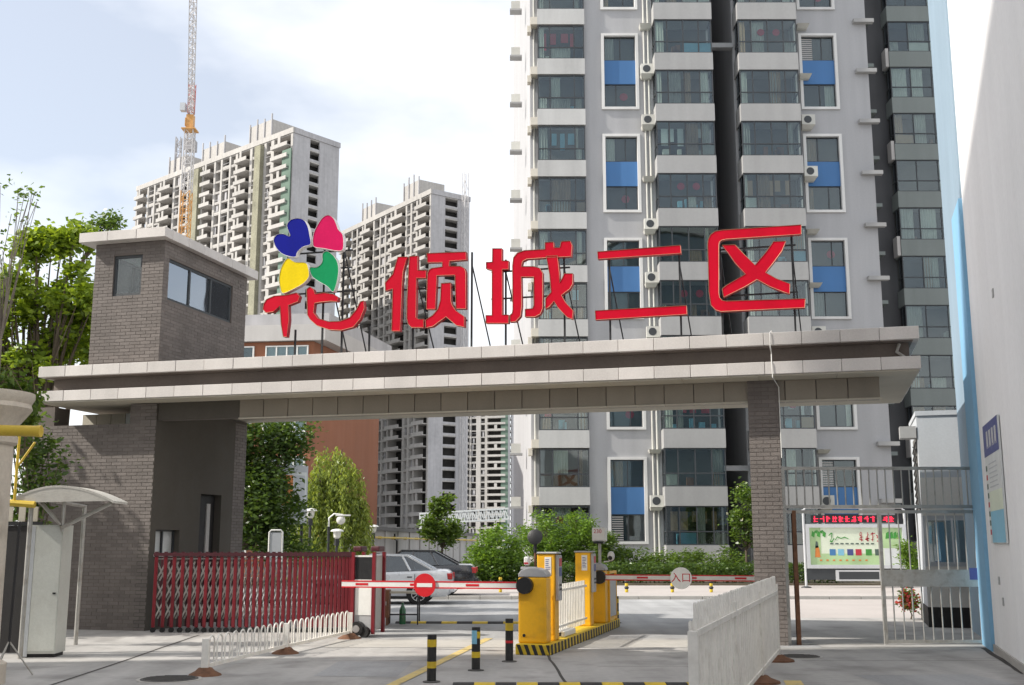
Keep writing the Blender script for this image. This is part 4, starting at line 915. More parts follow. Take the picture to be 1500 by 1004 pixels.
def barrier(label, s, d, dirn, L, disc, boomz=1.06):
    t = gthing('boom_barrier', label, 'barrier', s, d, IH)
    c = bevel(MB().box(0, .46, 0, .34, 0, 1.02).obj('cabinet', M['yellow_paint'], t), .03, 3)
    MB().box(.04, .42, -.004, -.001, .1, .9).obj('front_door', M['yellow_paint'], t); MB().cyl((.1, -.012, .12), (.1, -.004, .12), .025, n=10).obj('lock', M['steel_dark'], t)
    mb = MB(); pr = [(0, 1.021), (.0, 1.07), (.05, 1.13), (.16, 1.165), (.30, 1.165), (.41, 1.13), (.46, 1.07), (.46, 1.021)]; mb.prism(pr, 0, .34); bevel(mb.obj('lid', M['grey_plastic'], t), .012, 2)
    hx = .13 if dirn < 0 else .36; bz = boomz - IH
    MB().cyl((hx, -.13, bz), (hx, -.006, bz), .13, n=20).obj('hub', M['black'], t, True)
    if disc == 'no':   # arm: white centre, red edges
        pass
    arm = thing_arm(t, hx, -.075, bz, dirn, L); return t, hx, bz
def thing_arm(t, hx, y, bz, dirn, L):
    x0, x1 = sorted((hx + dirn * .05, hx + dirn * L))
    a = bevel(MB().box(x0, x1, y - .018, y + .018, bz - .045, bz + .045).obj('boom', M['white'], t), .008, 2)
    for z in (-.058, .038): MB().box(x0 + .002, x1 - .002, y - .022, y + .022, bz + z, bz + z + .02).obj('red_edge', M['red_paint'], a)
    for i in range(int(L / .9)):
        q = hx + dirn * (.75 + i * .95); 
        if abs(q - hx) + .25 < L: MB().box(min(q, q + dirn * .22), max(q, q + dirn * .22), y - .0215, y - .0185, bz - .018, bz + .018).obj('red_mark', M['red_paint'], a)
    return a
b1, hx, bz = barrier('yellow boom barrier with its red and white arm lowered to the left', 8.40, -2.66, -1, 3.12, 'no')
ds = thing('no_entry_sign', 'red round no-entry disc fixed on the left boom', 'sign', tuple(gate_pt(8.40 + hx - 1.66, -2.66 - .12, 1.055)), GATE_RZ)
MB().cyl((0, 0, 0), (0, .012, 0), .185, n=32).obj('disc', M['red_paint'], ds); MB().box(-.13, .13, -.004, -.001, -.03, .03).obj('white_bar', M['white'], ds)
b2, hx2, bz2 = barrier('second yellow boom barrier at the rear with its arm lowered to the right', 8.46, 2.2, 1, 3.25, 'in')
DW = mat('sign_white', (.9, .89, .86), .4, .04, 2)
ds = thing('entry_sign', 'white round disc with red characters fixed on the right boom', 'sign', tuple(gate_pt(8.46 + hx2 + 1.62, 2.2 - .12, 1.055)), GATE_RZ)
MB().cyl((0, 0, 0), (0, .012, 0), .21, n=32).obj('disc', DW, ds)
ob('lettering', text_mesh('入口', .2, M['red_paint']), ds, (0, -.004, 0), (R(90), 0, 0))
def cabinet(label, s, d, h):
    t = gthing('ticket_cabinet', label, 'cabinet', s, d, IH)
    bevel(MB().box(0, .30, 0, .30, 0, h).obj('housing', M['yellow_paint'], t), .02, 2); bevel(MB().box(-.02, .34, -.02, .32, h + .001, h + .03).obj('lid', M['grey_plastic'], t), .008, 1)
    MB().box(.13, .24, -.006, -.001, h - .34, h - .05).obj('notice', M['white'], t)
    for k in range(7): MB().box(.145, .145 + random.uniform(.05, .08), -.008, -.0065, h - .1 - k * .03, h - .088 - k * .03).obj('print_line', M['p_navy'], t)
    rd = bevel(MB().box(.302, .36, .03, .27, h - .75, h - .02).obj('reader_face', M['grey_plastic'], t), .01, 1)
    MB().box(.361, .364, .06, .24, h - .2, h - .07).obj('display', M['p_red'], rd); MB().box(.361, .364, .06, .24, h - .36, h - .22).obj('panel', M['p_navy'], rd)
    for k in range(6): MB().cyl((.36, .09 + .06 * (k % 3), h - .5 - .07 * (k // 3)), (.366, .09 + .06 * (k % 3), h - .5 - .07 * (k // 3)), .018, n=8).obj('button', M['black'], rd)
    MB().box(.02, .28, -.005, -.001, .1, h - .5).obj('front_door', M['yellow_paint'], t)
cabinet('tall yellow ticket cabinet with notice, just behind the front boom barrier', 8.58, -2.12, 1.38)
cabinet('tall yellow ticket cabinet with notice, before the rear boom barrier', 8.50, 1.3, 1.38)
# grey cover panel on the rear barrier
pn_ = gthing('panel_frame', 'grey panel in a yellow frame on the rear of the barrier island', 'panel', 8.935, 2.56, IH)
MB().box(-.02, .01, .0, .75, .1, .85).obj('panel', M['grey_plastic'], pn_)
for a, b, z0, z1 in ((-.05, 0, 0, 1.0), (.75, .8, 0, 1.0), (0, .75, .95, 1.0), (0, .75, .04, .09)): MB().box(-.03, .02, a, b, z0, z1).obj('frame_bar', M['yellow_paint'], pn_)
# picket screen between the machines
sc = gthing('picket_screen', 'short pale picket screen between the two yellow ticket cabinets', 'fence', 8.72, -1.62, IH)
for i in range(19): MB().box(-.012, .012, .1 + i * .14, .16 + i * .14, .06, .86).obj('picket', M['white_paint'], sc)
for z in (.14, .74): MB().box(.0125, .035, .05, 2.78, z, z + .04).obj('rail', M['white_paint'], sc)
sc_ = gthing('kerb_stop', 'small white and yellow kerb stop on the barrier island', 'kerb stop', 8.62, -1.4, IH)
bevel(MB().box(0, .26, 0, .9, 0, .1).obj('block', M['white'], sc_), .02); MB().box(.05, .2, -.004, -.001, .02, .08).obj('mark', M['stripe_k'], sc_)
# lamp / mirror, cameras, display
lp = gthing('barrier_lamp', 'black round floodlight on a short pole above the front barrier', 'lamp', 8.62, -2.4, IH + 1.15)
MB().cyl((0, 0, 0), (0, 0, .25), .02, n=8).obj('pole', M['rust'], lp); MB().cyl((0, 0, .25), (0, 0, .42), .028, n=8).obj('arm', M['black'], lp, True)
MB().lathe([(.03, -.06), (.09, -.05), (.125, .0), (.125, .02), (.115, .025)], n=20).obj('head', M['black'], lp, True, (0, .0, .5), (R(78), 0, 0))
cm = gthing('barrier_camera', 'small white camera on top of the front barrier', 'camera', 8.46, -2.5, IH + 1.14)
MB().box(-.05, .2, -.03, .1, .0, .04).obj('base', M['grey_plastic'], cm); bevel(MB().box(.0, .09, -.04, .08, .06, .2).obj('housing', M['white'], cm), .03, 3); MB().box(.01, .08, -.045, -.041, .08, .11).obj('lens_window', M['p_red'], cm); MB().box(.03, .06, 0, .04, .04, .06).obj('stem', M['black'], cm)
dv_ = gthing('display_box', 'white display box on a pole above the rear barrier', 'display', 8.80, 2.3, IH + 1.15)
MB().cyl((0, 0, 0), (0, 0, .42), .03, n=8).obj('pole', M['steel'], dv_); bevel(MB().box(-.14, .14, -.1, .1, .44, .72).obj('housing', M['white'], dv_), .03, 3); MB().box(-.1, .1, -.14, .08, .40, .438).obj('bracket', M['black'], dv_)
ob('lettering', text_mesh('230', .11, M['p_red']), dv_, (-.02, -.103, .64), (R(90), 0, 0))
dc = gthing('dome_camera', 'white dome camera beside the rear display box', 'camera', 9.0, 2.3, IH + 1.17)
MB().tube([(-.12, 0, .02), (-.02, 0, .03), (.02, 0, .06)], .015, 6).obj('arm', M['white'], dc); MB().sphere((.03, 0, .13), .075, .075, .1).obj('housing', M['white'], dc, True); MB().sphere((.02, -.05, .1), .045).obj('lens', M['black'], dc, True)
# ------------------------------------------------------------------ table, chest and bottle behind the gate
tb = thing('folding_table', 'small pale table with black legs behind the gate drive', 'table', (-2.75, 25.0, 0), 0)
MB().box(-.1, .75, -.25, .3, .66, .70).obj('top', M['ceiling'], tb)
for x in (.05, .7):
    for y in (-.2, .25): MB().box(x, x + .03, y, y + .03, 0, .659).obj('leg', M['steel_dark'], tb)
MB().box(.081, .699, -.195, -.175, .2, .23).obj('stretcher', M['steel_dark'], tb)
ch = thing('wooden_chest', 'brown wooden chest on short legs beside the small table', 'chest', (-3.0, 24.6, 0), 0)
bevel(MB().box(0, .36, 0, .4, .16, .74).obj('body', M['wood'], ch), .01); MB().box(.03, .33, -.008, -.001, .22, .68).obj('door', M['wood'], ch); MB().box(.29, .31, -.02, -.009, .42, .5).obj('handle', M['steel'], ch)
for x in (.02, .3):
    for y in (.02, .34): MB().box(x, x + .04, y, y + .04, 0, .159).obj('leg', M['wood'], ch)
bo = thing('green_bottle', 'green bottle standing under the small table', 'bottle', (-2.38, 25.0, 0)); MB().lathe([(.07, 0), (.075, .03), (.075, .3), (.03, .4), (.025, .46)], n=14).obj('glass', M['bottle'], bo, True); MB().lathe([(.028, .461), (.028, .49)], n=10).obj('cap', M['white'], bo)
# ------------------------------------------------------------------ right-hand white picket fence
p0 = Vector((1.45, 9.2, 0)); p1 = Vector((3.93, 17.1, 0)); d = p1 - p0; ln = d.length
pf = thing('picket_fence', 'white steel picket fence running towards the viewer at right', 'fence', tuple(p0), math.atan2(d.y, d.x))
H1 = 1.24; npk = 42
pk = MB().lathe([(.015, .16), (.015, H1 - .02), (.011, H1 - .006), (.004, H1)], n=8).mesh('picket', M['white_paint'], True)
pk2 = MB().lathe([(.015, .16), (.015, H1 - .17), (.008, H1 - .15)], n=8).mesh('short_picket', M['white_paint'], True)
for i in range(npk):
    x = .1 + (ln - .2) * i / (npk - 1); ob('picket', pk, pf, (x, 0, random.uniform(-.004, .004)))
    for k, o in ((.3, .05), (.65, -.002)): ob('short_picket', pk2, pf, (x + k * ln / npk, o, random.uniform(-.004, .004)))
for z in (.14, .98): MB().box(0, ln, -.036, -.0165, z, z + .05).obj('rail', M['white_paint'], pf)
for i in range(4):
    x = ln * i / 3; MB().box(x - .04, x + .04, -.035, .045, .05, 1.02 if i == 0 else 1.12).obj('post', M['white_paint'], pf)
    MB().lathe([(.24, .005), (.23, .03), (.12, .07), (.08, .1)], (x, 0), 14).obj('foot', M['rust'], pf, True)
# ------------------------------------------------------------------ steel side gate
YG = 19.9; xl = P(1150, 800, YG).x; xr = P(1443, 800, YG).x
sg = thing('side_gate', 'stainless steel barred pedestrian gate between pillar and white wall', 'gate', (0, YG, 0), 0)
zt = 3.06; zm = 2.33
for x, m in ((xl, 'steel'), (xl + .17, 'rust'), (xr, 'steel')): MB().box(x - .035, x + .035, -.035, .035, 0, zt if m != 'rust' else zm - .04).obj('post', M[m], sg)
for z in (zt - .06, zm, zm - .09): MB().box(xl + .036, xr - .036, -.03, .03, z, z + .055).obj('rail', M['steel'], sg)
nb_ = 24
br = MB().cyl((0, 0, zm + .056), (0, 0, zt - .061), .013, n=8).mesh('bar', M['steel'])
for i in range(nb_): ob('bar', br, sg, (xl + (xr - xl) * (i + .7) / (nb_ + .4), 0, 0))
lx = P(1293, 850, YG).x
lv = MB().box(lx - .03, lx + .03, -.03, .03, .02, zm - .095).obj('gate_leaf', M['steel'], sg)
for z in (.02, .12 - .1): pass
MB().box(lx + .031, xr - .036, -.028, .028, .03, .085).obj('bottom_rail', M['steel'], lv); MB().box(lx + .031, xr - .036, -.03, .03, .98, 1.27).obj('lock_panel', M['steel'], lv)
nbl = 10
for z0, z1 in ((.086, .979), (1.271, zm - .091)):
    bb = MB().cyl((0, 0, z0), (0, 0, z1), .013, n=8).mesh('bar', M['steel'])
    for i in range(nbl): ob('bar', bb, lv, (lx + (xr - lx) * (i + 1) / (nbl + 1), 0, 0))
MB().box(xr - .32, xr - .05, -.034, -.031, 1.1, 1.3).obj('blue_notice', M['p_navy'], lv)
# threshold rail
o = MB().box(xl + .2, lx - .05, -.03, .03, .009, .02).obj('threshold', M['steel'], sg)
# ------------------------------------------------------------------ white and blue building on the right
wa = Vector((8.10, 19.9)); wn_ = Vector((math.sin(R(16.5)), math.cos(R(16.5))))
rb = thing('corner_building', 'white rendered building with a pale blue corner at the right edge', 'building', (wa.x, wa.y, 0), -R(16.5))
# local y along the wall (away from the viewer), local x into the building
MB().box(.06, 8, -18, -1.32, 0, 26).obj('white_wall', M['white_wall'], rb); MB().box(.0, 8, -1.318, .02, 0, 7.6).obj('lower_shaded_wall', M['blue_wall'], rb); MB().box(.03, 8, -1.318, .02, 7.601, 26.2).obj('upper_blue_wall', M['blue_pale'], rb)  # lower box ends at the shadow line, its deeper blue painting the shade
MB().box(.16, 8, .021, 3.3, 0, 26).obj('blue_wall', M['blue_pale'], rb); MB().box(-.2, 8.2, -18.2, 3.5, 26.21, 26.9).obj('parapet', M['white'], rb)
MB().box(.03, .059, -18, -1.33, 0, .12).obj('plinth', M['kerb'], rb)
nbd = thing('notice_board', 'tilted blue and white notice board on the white wall', 'notice board', (7.482, 17.745, 0), -R(16.5))
def nb_box(name, y0, y1, z0, z1, x0, x1, m, par=nbd): return MB().box(x0, x1, y0, y1, z0, z1).obj(name, m, par)
nb_box('board', -1.75, .05, 1.72, 3.55, .0, .03, M['p_white']); nb_box('header', -1.74, .04, 3.05, 3.54, -.004, -.001, M['p_navy']); nb_box('lower_field', -1.74, -.22, 1.73, 2.2, -.004, -.001, M['p_sky']); nb_box('middle_field', -1.74, -.22, 2.204, 2.5, -.003, -.001, M['poster_w'])
for i in range(4):
    y = -.35 - i * .33
    for k in range(3): nb_box('print_stroke', y - .2 + k * .07, y - .16 + k * .07, 3.16 + .03 * (k % 2), 3.42, -.007, -.005, M['white'])
for i in range(6): nb_box('print_stroke', -1.4 + .1 * (i % 2), -.4, 2.56 + i * .07, 2.575 + i * .07, -.004, -.001, M['kioskgrey'])
for i in range(8): nb_box('print_mark', -.16, -.02, 1.85 + i * .14, 1.93 + i * .14, -.004, -.001, M['p_red'] if i % 3 == 0 else M['p_dark'])
# ------------------------------------------------------------------ white kiosk beyond the side gate
kx0 = 8.68; ky = 23.95
kk = thing('white_kiosk', 'white flat-roofed kiosk with dark base behind the steel side gate', 'kiosk', (kx0, ky, 0), -R(16.5))
MB().box(0, 2.4, 0, 2.6, .42, 4.42).obj('wall', M['kioskgrey'], kk); MB().box(-.01, 2.41, -.012, 2.61, .0, .419).obj('dark_base', M['dark'], kk)
MB().box(-.02, 2.4, -.03, 2.6, 4.421, 4.52).obj('roof', M['kioskgrey'], kk); MB().box(-.005, 2.4, -.02, -.001, .42, 1.25).obj('lower_panel', M['kioskwhite'], kk); MB().box(-.005, 2.4, -.02, -.001, 2.3, 3.1).obj('upper_panel', M['kioskwhite'], kk)
w_ = MB().box(.06, 2.3, -.02, -.001, 1.3, 2.25).obj('window', M['kioskgrey'], kk); MB().box(.1, 2.3, -.026, -.021, 1.34, 2.2).obj('pane', M['glass_clear'], w_)
for x in (.06, .55, 1.1, 1.7): MB().box(x, x + .04, -.04, -.027, 1.3, 2.25).obj('mullion', M['alu'], w_)
MB().box(.5, .9, -.05, -.021, .85, 1.1).obj('meter_box', M['kioskgrey'], kk)
mb = MB()
for i in range(9): mb.bar((-.02, .35, 2.45 + i * .16), (-.02, 1.6, 2.6 + i * .16), .02); mb.bar((-.03, .35, 2.6 + i * .16), (-.03, 1.6, 2.45 + i * .16), .02)
mb.obj('window_grille', M['steel_dark'], kk); MB().box(-.012, -.001, .35, 1.6, 2.4, 4.0).obj('side_window', M['interior'], kk); MB().box(-.35, -.02, -.02, .4, 3.95, 4.2).obj('roof_stub', M['twhite'], kk)
# ------------------------------------------------------------------ billboard with red LED strip
bY = 43.0; bl_ = P(1183, 833, bY); br_ = P(1326, 768, bY); bw = br_.x - bl_.x; bh_ = br_.z - bl_.z
bb_ = thing('billboard', 'green illustrated billboard with red LED strip beyond the side gate', 'billboard', (bl_.x, bY, .1), 0)
z0 = bl_.z - .1
fr = MB(); f = .13; fr.box(0, bw, 0, .14, z0, z0 + f); fr.box(0, bw, 0, .14, z0 + bh_ - f, z0 + bh_); fr.box(0, f, 0, .14, z0 + f, z0 + bh_ - f); fr.box(bw - f, bw, 0, .14, z0 + f, z0 + bh_ - f); fr.obj('frame', M['alu'], bb_)
po = MB().box(f, bw - f, .05, .12, z0 + f, z0 + bh_ - f).obj('poster', M['poster_w'], bb_)
W0, W1, Z0_, Z1_ = f + .01, bw - f - .01, z0 + f + .01, z0 + bh_ - f - .01
def pr_(x0, x1, zz0, zz1, m, y=.046): MB().box(W0 + (W1 - W0) * x0, W0 + (W1 - W0) * x1, y, y + .0025, Z0_ + (Z1_ - Z0_) * zz0, Z0_ + (Z1_ - Z0_) * zz1).obj('print', m, po)
pr_(0, .12, 0, 1, M['poster_g']); pr_(.78, 1, .45, 1, M['poster_g']); pr_(.12, .78, 0, .3, M['poster_g'], .0465); pr_(.8, 1, 0, .44, M['p_white'])
for x, m in ((.21, 'p_blue'), (.3, 'p_sky'), (.40, 'p_navy'), (.49, 'p_red'), (.60, 'p_green'), (.7, 'p_dark')): pr_(x, x + .065, .25, .42, M[m], .043)
def blob(pts, m): 
    mb = MB(); mb.prism([(W0 + (W1 - W0) * x, Z0_ + (Z1_ - Z0_) * z) for x, z in pts], .04, .0425); mb.obj('print', m, po)
blob([(.05, .2), (.11, .2), (.10, .42), (.085, .52), (.06, .5)], M['p_orange']); blob([(.055, .45), (.09, .46), (.085, .62), (.065, .64)], M['p_dark'])
for i in range(5): blob([(.02 + i * .03, .78 + (i % 2) * .1), (.05 + i * .03, .74 + (i % 2) * .1), (.06 + i * .03, .86 + (i % 2) * .08), (.03 + i * .03, .92)], M['p_green'])
for i in range(4): blob([(.82 + i * .045, .7), (.87 + i * .04, .72), (.86 + i * .04, .9), (.83 + i * .04, .86)], M['p_green'])
for i in range(9): x = .22 + i * .055; blob([(x, .55), (x + .035, .55), (x + .035, .585), (x, .585)], M['p_dark'])
for i in range(8): x = .10 + i * .07; blob([(x, .1), (x + .025, .1), (x + .025, .14), (x, .14)], M['p_orange'])
# calligraphic flourish and red title strokes, illegible in the photograph
for pts in ([(.21, .78), (.24, .84), (.235, .72), (.215, .62), (.24, .60), (.27, .7), (.262, .72), (.24, .64), (.228, .65), (.245, .74), (.25, .86), (.235, .87), (.205, .8)], [(.28, .66), (.3, .74), (.34, .7), (.38, .73), (.42, .69), (.42, .71), (.38, .76), (.34, .725), (.3, .77), (.275, .68)]): blob(pts, M['p_green'])
rnd = random.Random(8)
for i in range(4):          # red title of four brushed characters, not legible
    x = .535 + i * .062
    for k in range(5):
        a0_, b0_ = x + rnd.uniform(0, .02), .63 + rnd.uniform(0, .2); a1_, b1_ = a0_ + rnd.uniform(.015, .04), b0_ + rnd.uniform(-.06, .1)
        blob([(a0_, b0_), (a1_, b1_), (a1_ + .002, b1_ + .022), (a0_ + .004, b0_ + .026)], M['p_red'])
    q_ = x + rnd.uniform(.015, .03); blob([(q_, .63), (q_ + .007, .63), (q_ + .01, .88), (q_ + .004, .88)], M['p_red'])
led = MB().box(.25, bw - .2, .02, .16, z0 + bh_ + .05, z0 + bh_ + .34).obj('led_strip', M['black'], bb_)
rnd = random.Random(4); mb = MB(); xx = .3
while xx < bw - .5:
    wd = .2
    for k in range(5):
        if rnd.random() < .75:
            zz = z0 + bh_ + .09 + rnd.choice((0, .05, .1, .15)); mb.box(xx + rnd.uniform(0, .05), xx + wd - rnd.uniform(0, .06), .014 + .001 * k, .0145 + .001 * k, zz, zz + .022)
    for k in range(2): q = xx + rnd.uniform(.02, wd - .04); mb.box(q, q + .022, .009 + .001 * k, .0095 + .001 * k, z0 + bh_ + .08, z0 + bh_ + .30)
    xx += wd + .04
mb.obj('led_characters', M['led'], led)
for x in (-.06, bw + .0): MB().cyl((x, .07, .0), (x, .07, z0 + bh_ + .55), .045, n=10).obj('post', M['alu'], bb_, True); MB().lathe([(.2, 0), (.19, .03), (.07, .06)], (x, .07), 12).obj('foot', M['steel_dark'], bb_)
MB().tube([(-.06, .07, z0 + bh_ + .5), (.05, .07, z0 + bh_ + .62), (bw - .1, .07, z0 + bh_ + .62), (bw, .07, z0 + bh_ + .5)], .04, 8).obj('top_bar', M['alu'], bb_, True)
MB().box(.0, bw, .04, .12, z0 - .42, z0 - .01).obj('lower_panel', M['tframe'], bb_)
q = MB().box(bw * .28, bw * .74, -.01, .039, z0 - .46, z0 - .06).obj('small_frame', M['alu'], bb_); MB().box(bw * .31, bw * .71, -.014, -.0105, z0 - .4, z0 - .12).obj('small_screen', M['tframe'], q)
# ------------------------------------------------------------------ left edge: cream column, gas pipe, shelter, cabinet
cc = thing('stone_column', 'cream stone column with moulded capital at the left edge', 'column', (-6.78, 14.3, 0), 0)
MB().lathe([(.5, 0), (.5, .25), (.4, .3), (.40, .4), (.385, 2.95)], n=28).obj('shaft', M['cream_col'], cc, True)
MB().lathe([(.40, 2.951), (.43, 2.98), (.43, 3.06), (.40, 3.09), (.42, 3.2), (.54, 3.36), (.58, 3.42), (.56, 3.48), (.60, 3.56), (.60, 3.62)], n=28).obj('capital', M['cream_col'], cc, True)
gp2 = thing('gas_main', 'thick yellow gas pipe with brackets beside the cream column', 'pipe', (0, 0, 0), 0, None, True)
PZ = P(40, 632, 13.7).z; PX = P(60, 633, 13.7).x
MB().cyl((-8.5, 13.75, PZ + .06), (PX, 13.7, PZ), .068, n=14).obj('main_pipe', M['gas'], gp2, True); MB().cyl((PX - .05, 13.7, PZ), (PX + .002, 13.7, PZ - .001), .073, n=14).obj('end_flange', M['gas'], gp2, True)
for pth, r in ((((-7.62, 17.3, 3.4), (-7.62, 17.3, 2.3)), .022), (((-7.6, 17.3, 2.9), (-7.35, 17.25, 3.25)), .018), (((-7.95, 17.3, 2.35), (-7.3, 17.3, 2.3)), .05)): MB().tube(pth, r, 8).obj('bracket', M['gas'], gp2, True)
sh = thing('curved_shelter', 'small shelter with curved pale roof on steel posts by the brick wall', 'shelter', (0, 0, 0), 0, None, True)
arc = []; c0_, c1_ = Vector((-7.74, 2.33)), Vector((-6.10, 2.36)); nA = 14
for i in range(nA + 1): t = i / nA; arc.append((c0_.x + (c1_.x - c0_.x) * t, c0_.y + (c1_.y - c0_.y) * t + .25 * 4 * t * (1 - t) * (1.15 - .3 * t)))
mb = MB(); mb.prism(arc + [(x, z - .035) for x, z in reversed(arc)], 17.3, 17.95); mb.obj('roof_sheet', M['canopy'], sh, True)
mb = MB(); mb.prism(arc, 17.305, 17.33); mb.obj('front_gable', M['canopy'], sh)
for x, y, zz in ((-7.42, 17.46, 2.36), (-7.5, 19.85, 2.38)): MB().cyl((x, y, 0), (x, y, zz), .035, n=10).obj('post', M['steel'], sh, True)
for a, b in (((-7.0, 17.6, 1.95), (-6.2, 17.5, 2.33)), ((-6.98, 17.62, 1.9), (-6.98, 17.62, 2.38)), ((-7.0, 17.6, 2.0), (-7.35, 17.6, 2.36)), ((-7.4, 17.9, 2.4), (-7.5, 19.85, 2.36))): MB().cyl(a, b, .03, n=8).obj('brace', M['steel'], sh, True)
wc = thing('white_cabinet', 'tall grey-white cabinet with a long door under the shelter', 'cabinet', (-7.50, 17.62, 0), R(4))
MB().box(0, .52, 0, .5, .06, 2.0).obj('body', M['door_white'], wc); MB().box(.12, .51, -.02, -.001, .1, 1.97).obj('door', M['door_white'], wc); MB().box(.44, .48, -.045, -.021, .95, .975).obj('handle', M['steel_dark'], wc); MB().box(.0, .11, -.012, -.001, .02, 1.98).obj('hinge_post', M['kioskgrey'], wc)
MB().box(.03, .5, .03, .47, 0, .059).obj('plinth', M['dark'], wc)
dk = thing('dark_board', 'dark board leaning behind the cream column at the left edge', 'board', (-8.25, 18.2, 0), 0)
MB().box(0, .72, 0, .06, .02, 2.0).obj('board', M['dark'], dk); MB().box(.0, .72, -.02, -.001, 2.001, 2.06).obj('top_edge', M['steel_dark'], dk)
for i in range(3): MB().box(.12 + i * .2, .22 + i * .2, .0, .03, 2.065, 2.3).obj('paper', M['ceiling'], dk)
sr = thing('thin_stand', 'thin dark tripod stand at the far left foreground', 'stand', (-6.62, 15.2, 0), 0)
MB().cyl((0, 0, .3), (0.02, 0, 2.0), .018, n=8).obj('pole', M['steel_dark'], sr)
for a in (20, 140, 260): MB().cyl((0, 0, .45), (.32 * math.cos(R(a)), .32 * math.sin(R(a)), .01), .012, n=6).obj('leg', M['steel'], sr)

for y, z in ((-2.6, 1.1), (-2.9, .8), (-4.4, 5.2)): MB().box(.045, .059, y, y + .12, z, z + .12).obj('wall_plate', M['grey_plastic'], rb)
# ================================================================== cars
def car(label, loc, rz, paint, glassm, wheelm, L=4.5, hatch=True):
    t = thing('parked_car', label, 'car', loc, rz); hw = .84
    st = [(-2.25, .42, .62), (-2.2, .28, .70), (-1.9, .22, .76), (-1.2, .2, .84), (-.72, .2, .90), (.0, .2, .92), (1.0, .2, .95), (1.65, .2, .98), (2.1, .22, .97), (2.22, .3, .90), (2.27, .42, .72)]
    mb = MB(); ring = []
    for i, (x, zb, zt) in enumerate(st):
        k = len(mb.v); w_ = hw * (.80 if i in (0, len(st) - 1) else .93 if i in (1, len(st) - 2) else 1.0)
        half = [(w_ * .90, zb), (w_, zb + .14), (w_ * 1.0, zb + .34 if zt - zb > .5 else (zb + zt) / 2), (w_ * .985, zt - .10), (w_ * .93, zt - .02), (w_ * .55, zt + .012), (0, zt + .02)]
        pts = [(x, y, z) for y, z in half] + [(x, -y, z) for y, z in reversed(half[:-1])]; mb.v += pts; ring.append((k, len(pts)))
    n = ring[0][1]
    for (a, _), (b, _) in zip(ring, ring[1:]):
        for j in range(n): q = (j + 1) % n; mb.f.append((a + j, a + q, b + q, b + j)); mb.m.append(0)
    mb.f.append(tuple(range(ring[0][0], ring[0][0] + n))); mb.m.append(0); mb.f.append(tuple(range(ring[-1][0], ring[-1][0] + n))); mb.m.append(0)
    body = mb.obj('body', paint, t, True)
    # cabin
    base = [(-.78, .9), (1.72 if hatch else 1.5, .97)]; rooff = [(-.12, 1.40), (.95, 1.40)]
    cb = MB(); wb, wt = hw * .93, hw * .72
    p = [(base[0][0], -wb, base[0][1]), (base[1][0], -wb * .96, base[1][1]), (base[1][0], wb * .96, base[1][1]), (base[0][0], wb, base[0][1]), (rooff[0][0], -wt, rooff[0][1]), (rooff[1][0], -wt, rooff[1][1] - .02), (rooff[1][0], wt, rooff[1][1] - .02), (rooff[0][0], wt, rooff[0][1])]
    # frame of pillars and roof; open sides glazed
    def lerp(a, b, s): return tuple(a[i] + (b[i] - a[i]) * s for i in range(3))
    for sgn in (0, 1):
        b0, b1, t0, t1 = (p[0], p[1], p[4], p[5]) if sgn == 0 else (p[3], p[2], p[7], p[6])
        for a, b in ((b0, t0), (t0, t1), (t1, b1)): cb.bar(a, b, .055, .05)
        for s in (.42, .74): cb.bar(lerp(b0, b1, s), lerp(t0, t1, min(1, max(0, (s - .20) / .62))), .06, .04)
    cb.bar(p[4], p[7], .06, .04); cb.bar(p[5], p[6], .06, .04)
    cb.hexa([lerp(p[4], p[5], -.02), p[5], p[6], lerp(p[7], p[6], -.02)] + [(q[0], q[1], q[2] + .035) for q in (p[4], p[5], p[6], p[7])]); cb.obj('cabin_frame', paint, t)
    for sgn in (0, 1):
        b0, b1, t0, t1 = (p[0], p[1], p[4], p[5]) if sgn == 0 else (p[3], p[2], p[7], p[6])
        cut = (0, .42, .74, 1); tops = [min(1, max(0, (s - .20) / .62)) for s in cut]
        for i in range(3):
            if i == 0 and sgn == 0 and paint is M['silver']: continue      # driver's window is down
            q = MB(); q.face([lerp(b0, b1, cut[i]), lerp(b0, b1, cut[i + 1]), lerp(t0, t1, tops[i + 1]), lerp(t0, t1, tops[i])]); q.obj('side_window', glassm, t)
    q = MB(); q.face([p[0], p[3], p[7], p[4]]); q.obj('windscreen', glassm, t); q = MB(); q.face([p[1], p[2], p[6], p[5]]); q.obj('rear_window', glassm, t)
    MB().box(-.6, 1.5, -hw * .8, hw * .8, .85, .905).obj('interior', M['dark'], t)
    for x in (.05, .9):
        for y in (-.36, .36): bevel(MB().box(x, x + .16, y - .24, y + .24, .9, 1.26).obj('seat', M['dark'], t), .05, 2)
    for x in (-1.38, 1.32):
        for s in (-1, 1):
            y = s * hw; MB().cyl((x, y - s * .02, .33), (x, y + s * .004, .33), .36, n=24).obj('wheel_arch', M['rubber'], t)
            w_ = MB().cyl((x, y - s * .16, .30), (x, y + s * .03, .30), .30, n=28).obj('wheel', M['rubber'], t, True)
            m = MB(); m.cyl((x, y + s * .031, .30), (x, y + s * .036, .30), .06, n=12)
            for k in range(10):
                a = 2 * math.pi * k / 10; m.bar((x + .04 * math.cos(a), y + s * .036, .3 + .04 * math.sin(a)), (x + .2 * math.cos(a), y + s * .036, .3 + .2 * math.sin(a)), .028, .02)
            for k in range(20):
                a = 2 * math.pi * k / 20; b = 2 * math.pi * (k + 1) / 20; m.bar((x + .2 * math.cos(a), y + s * .036, .3 + .2 * math.sin(a)), (x + .2 * math.cos(b), y + s * .036, .3 + .2 * math.sin(b)), .02, .02)
            m.obj('rim', wheelm, w_)
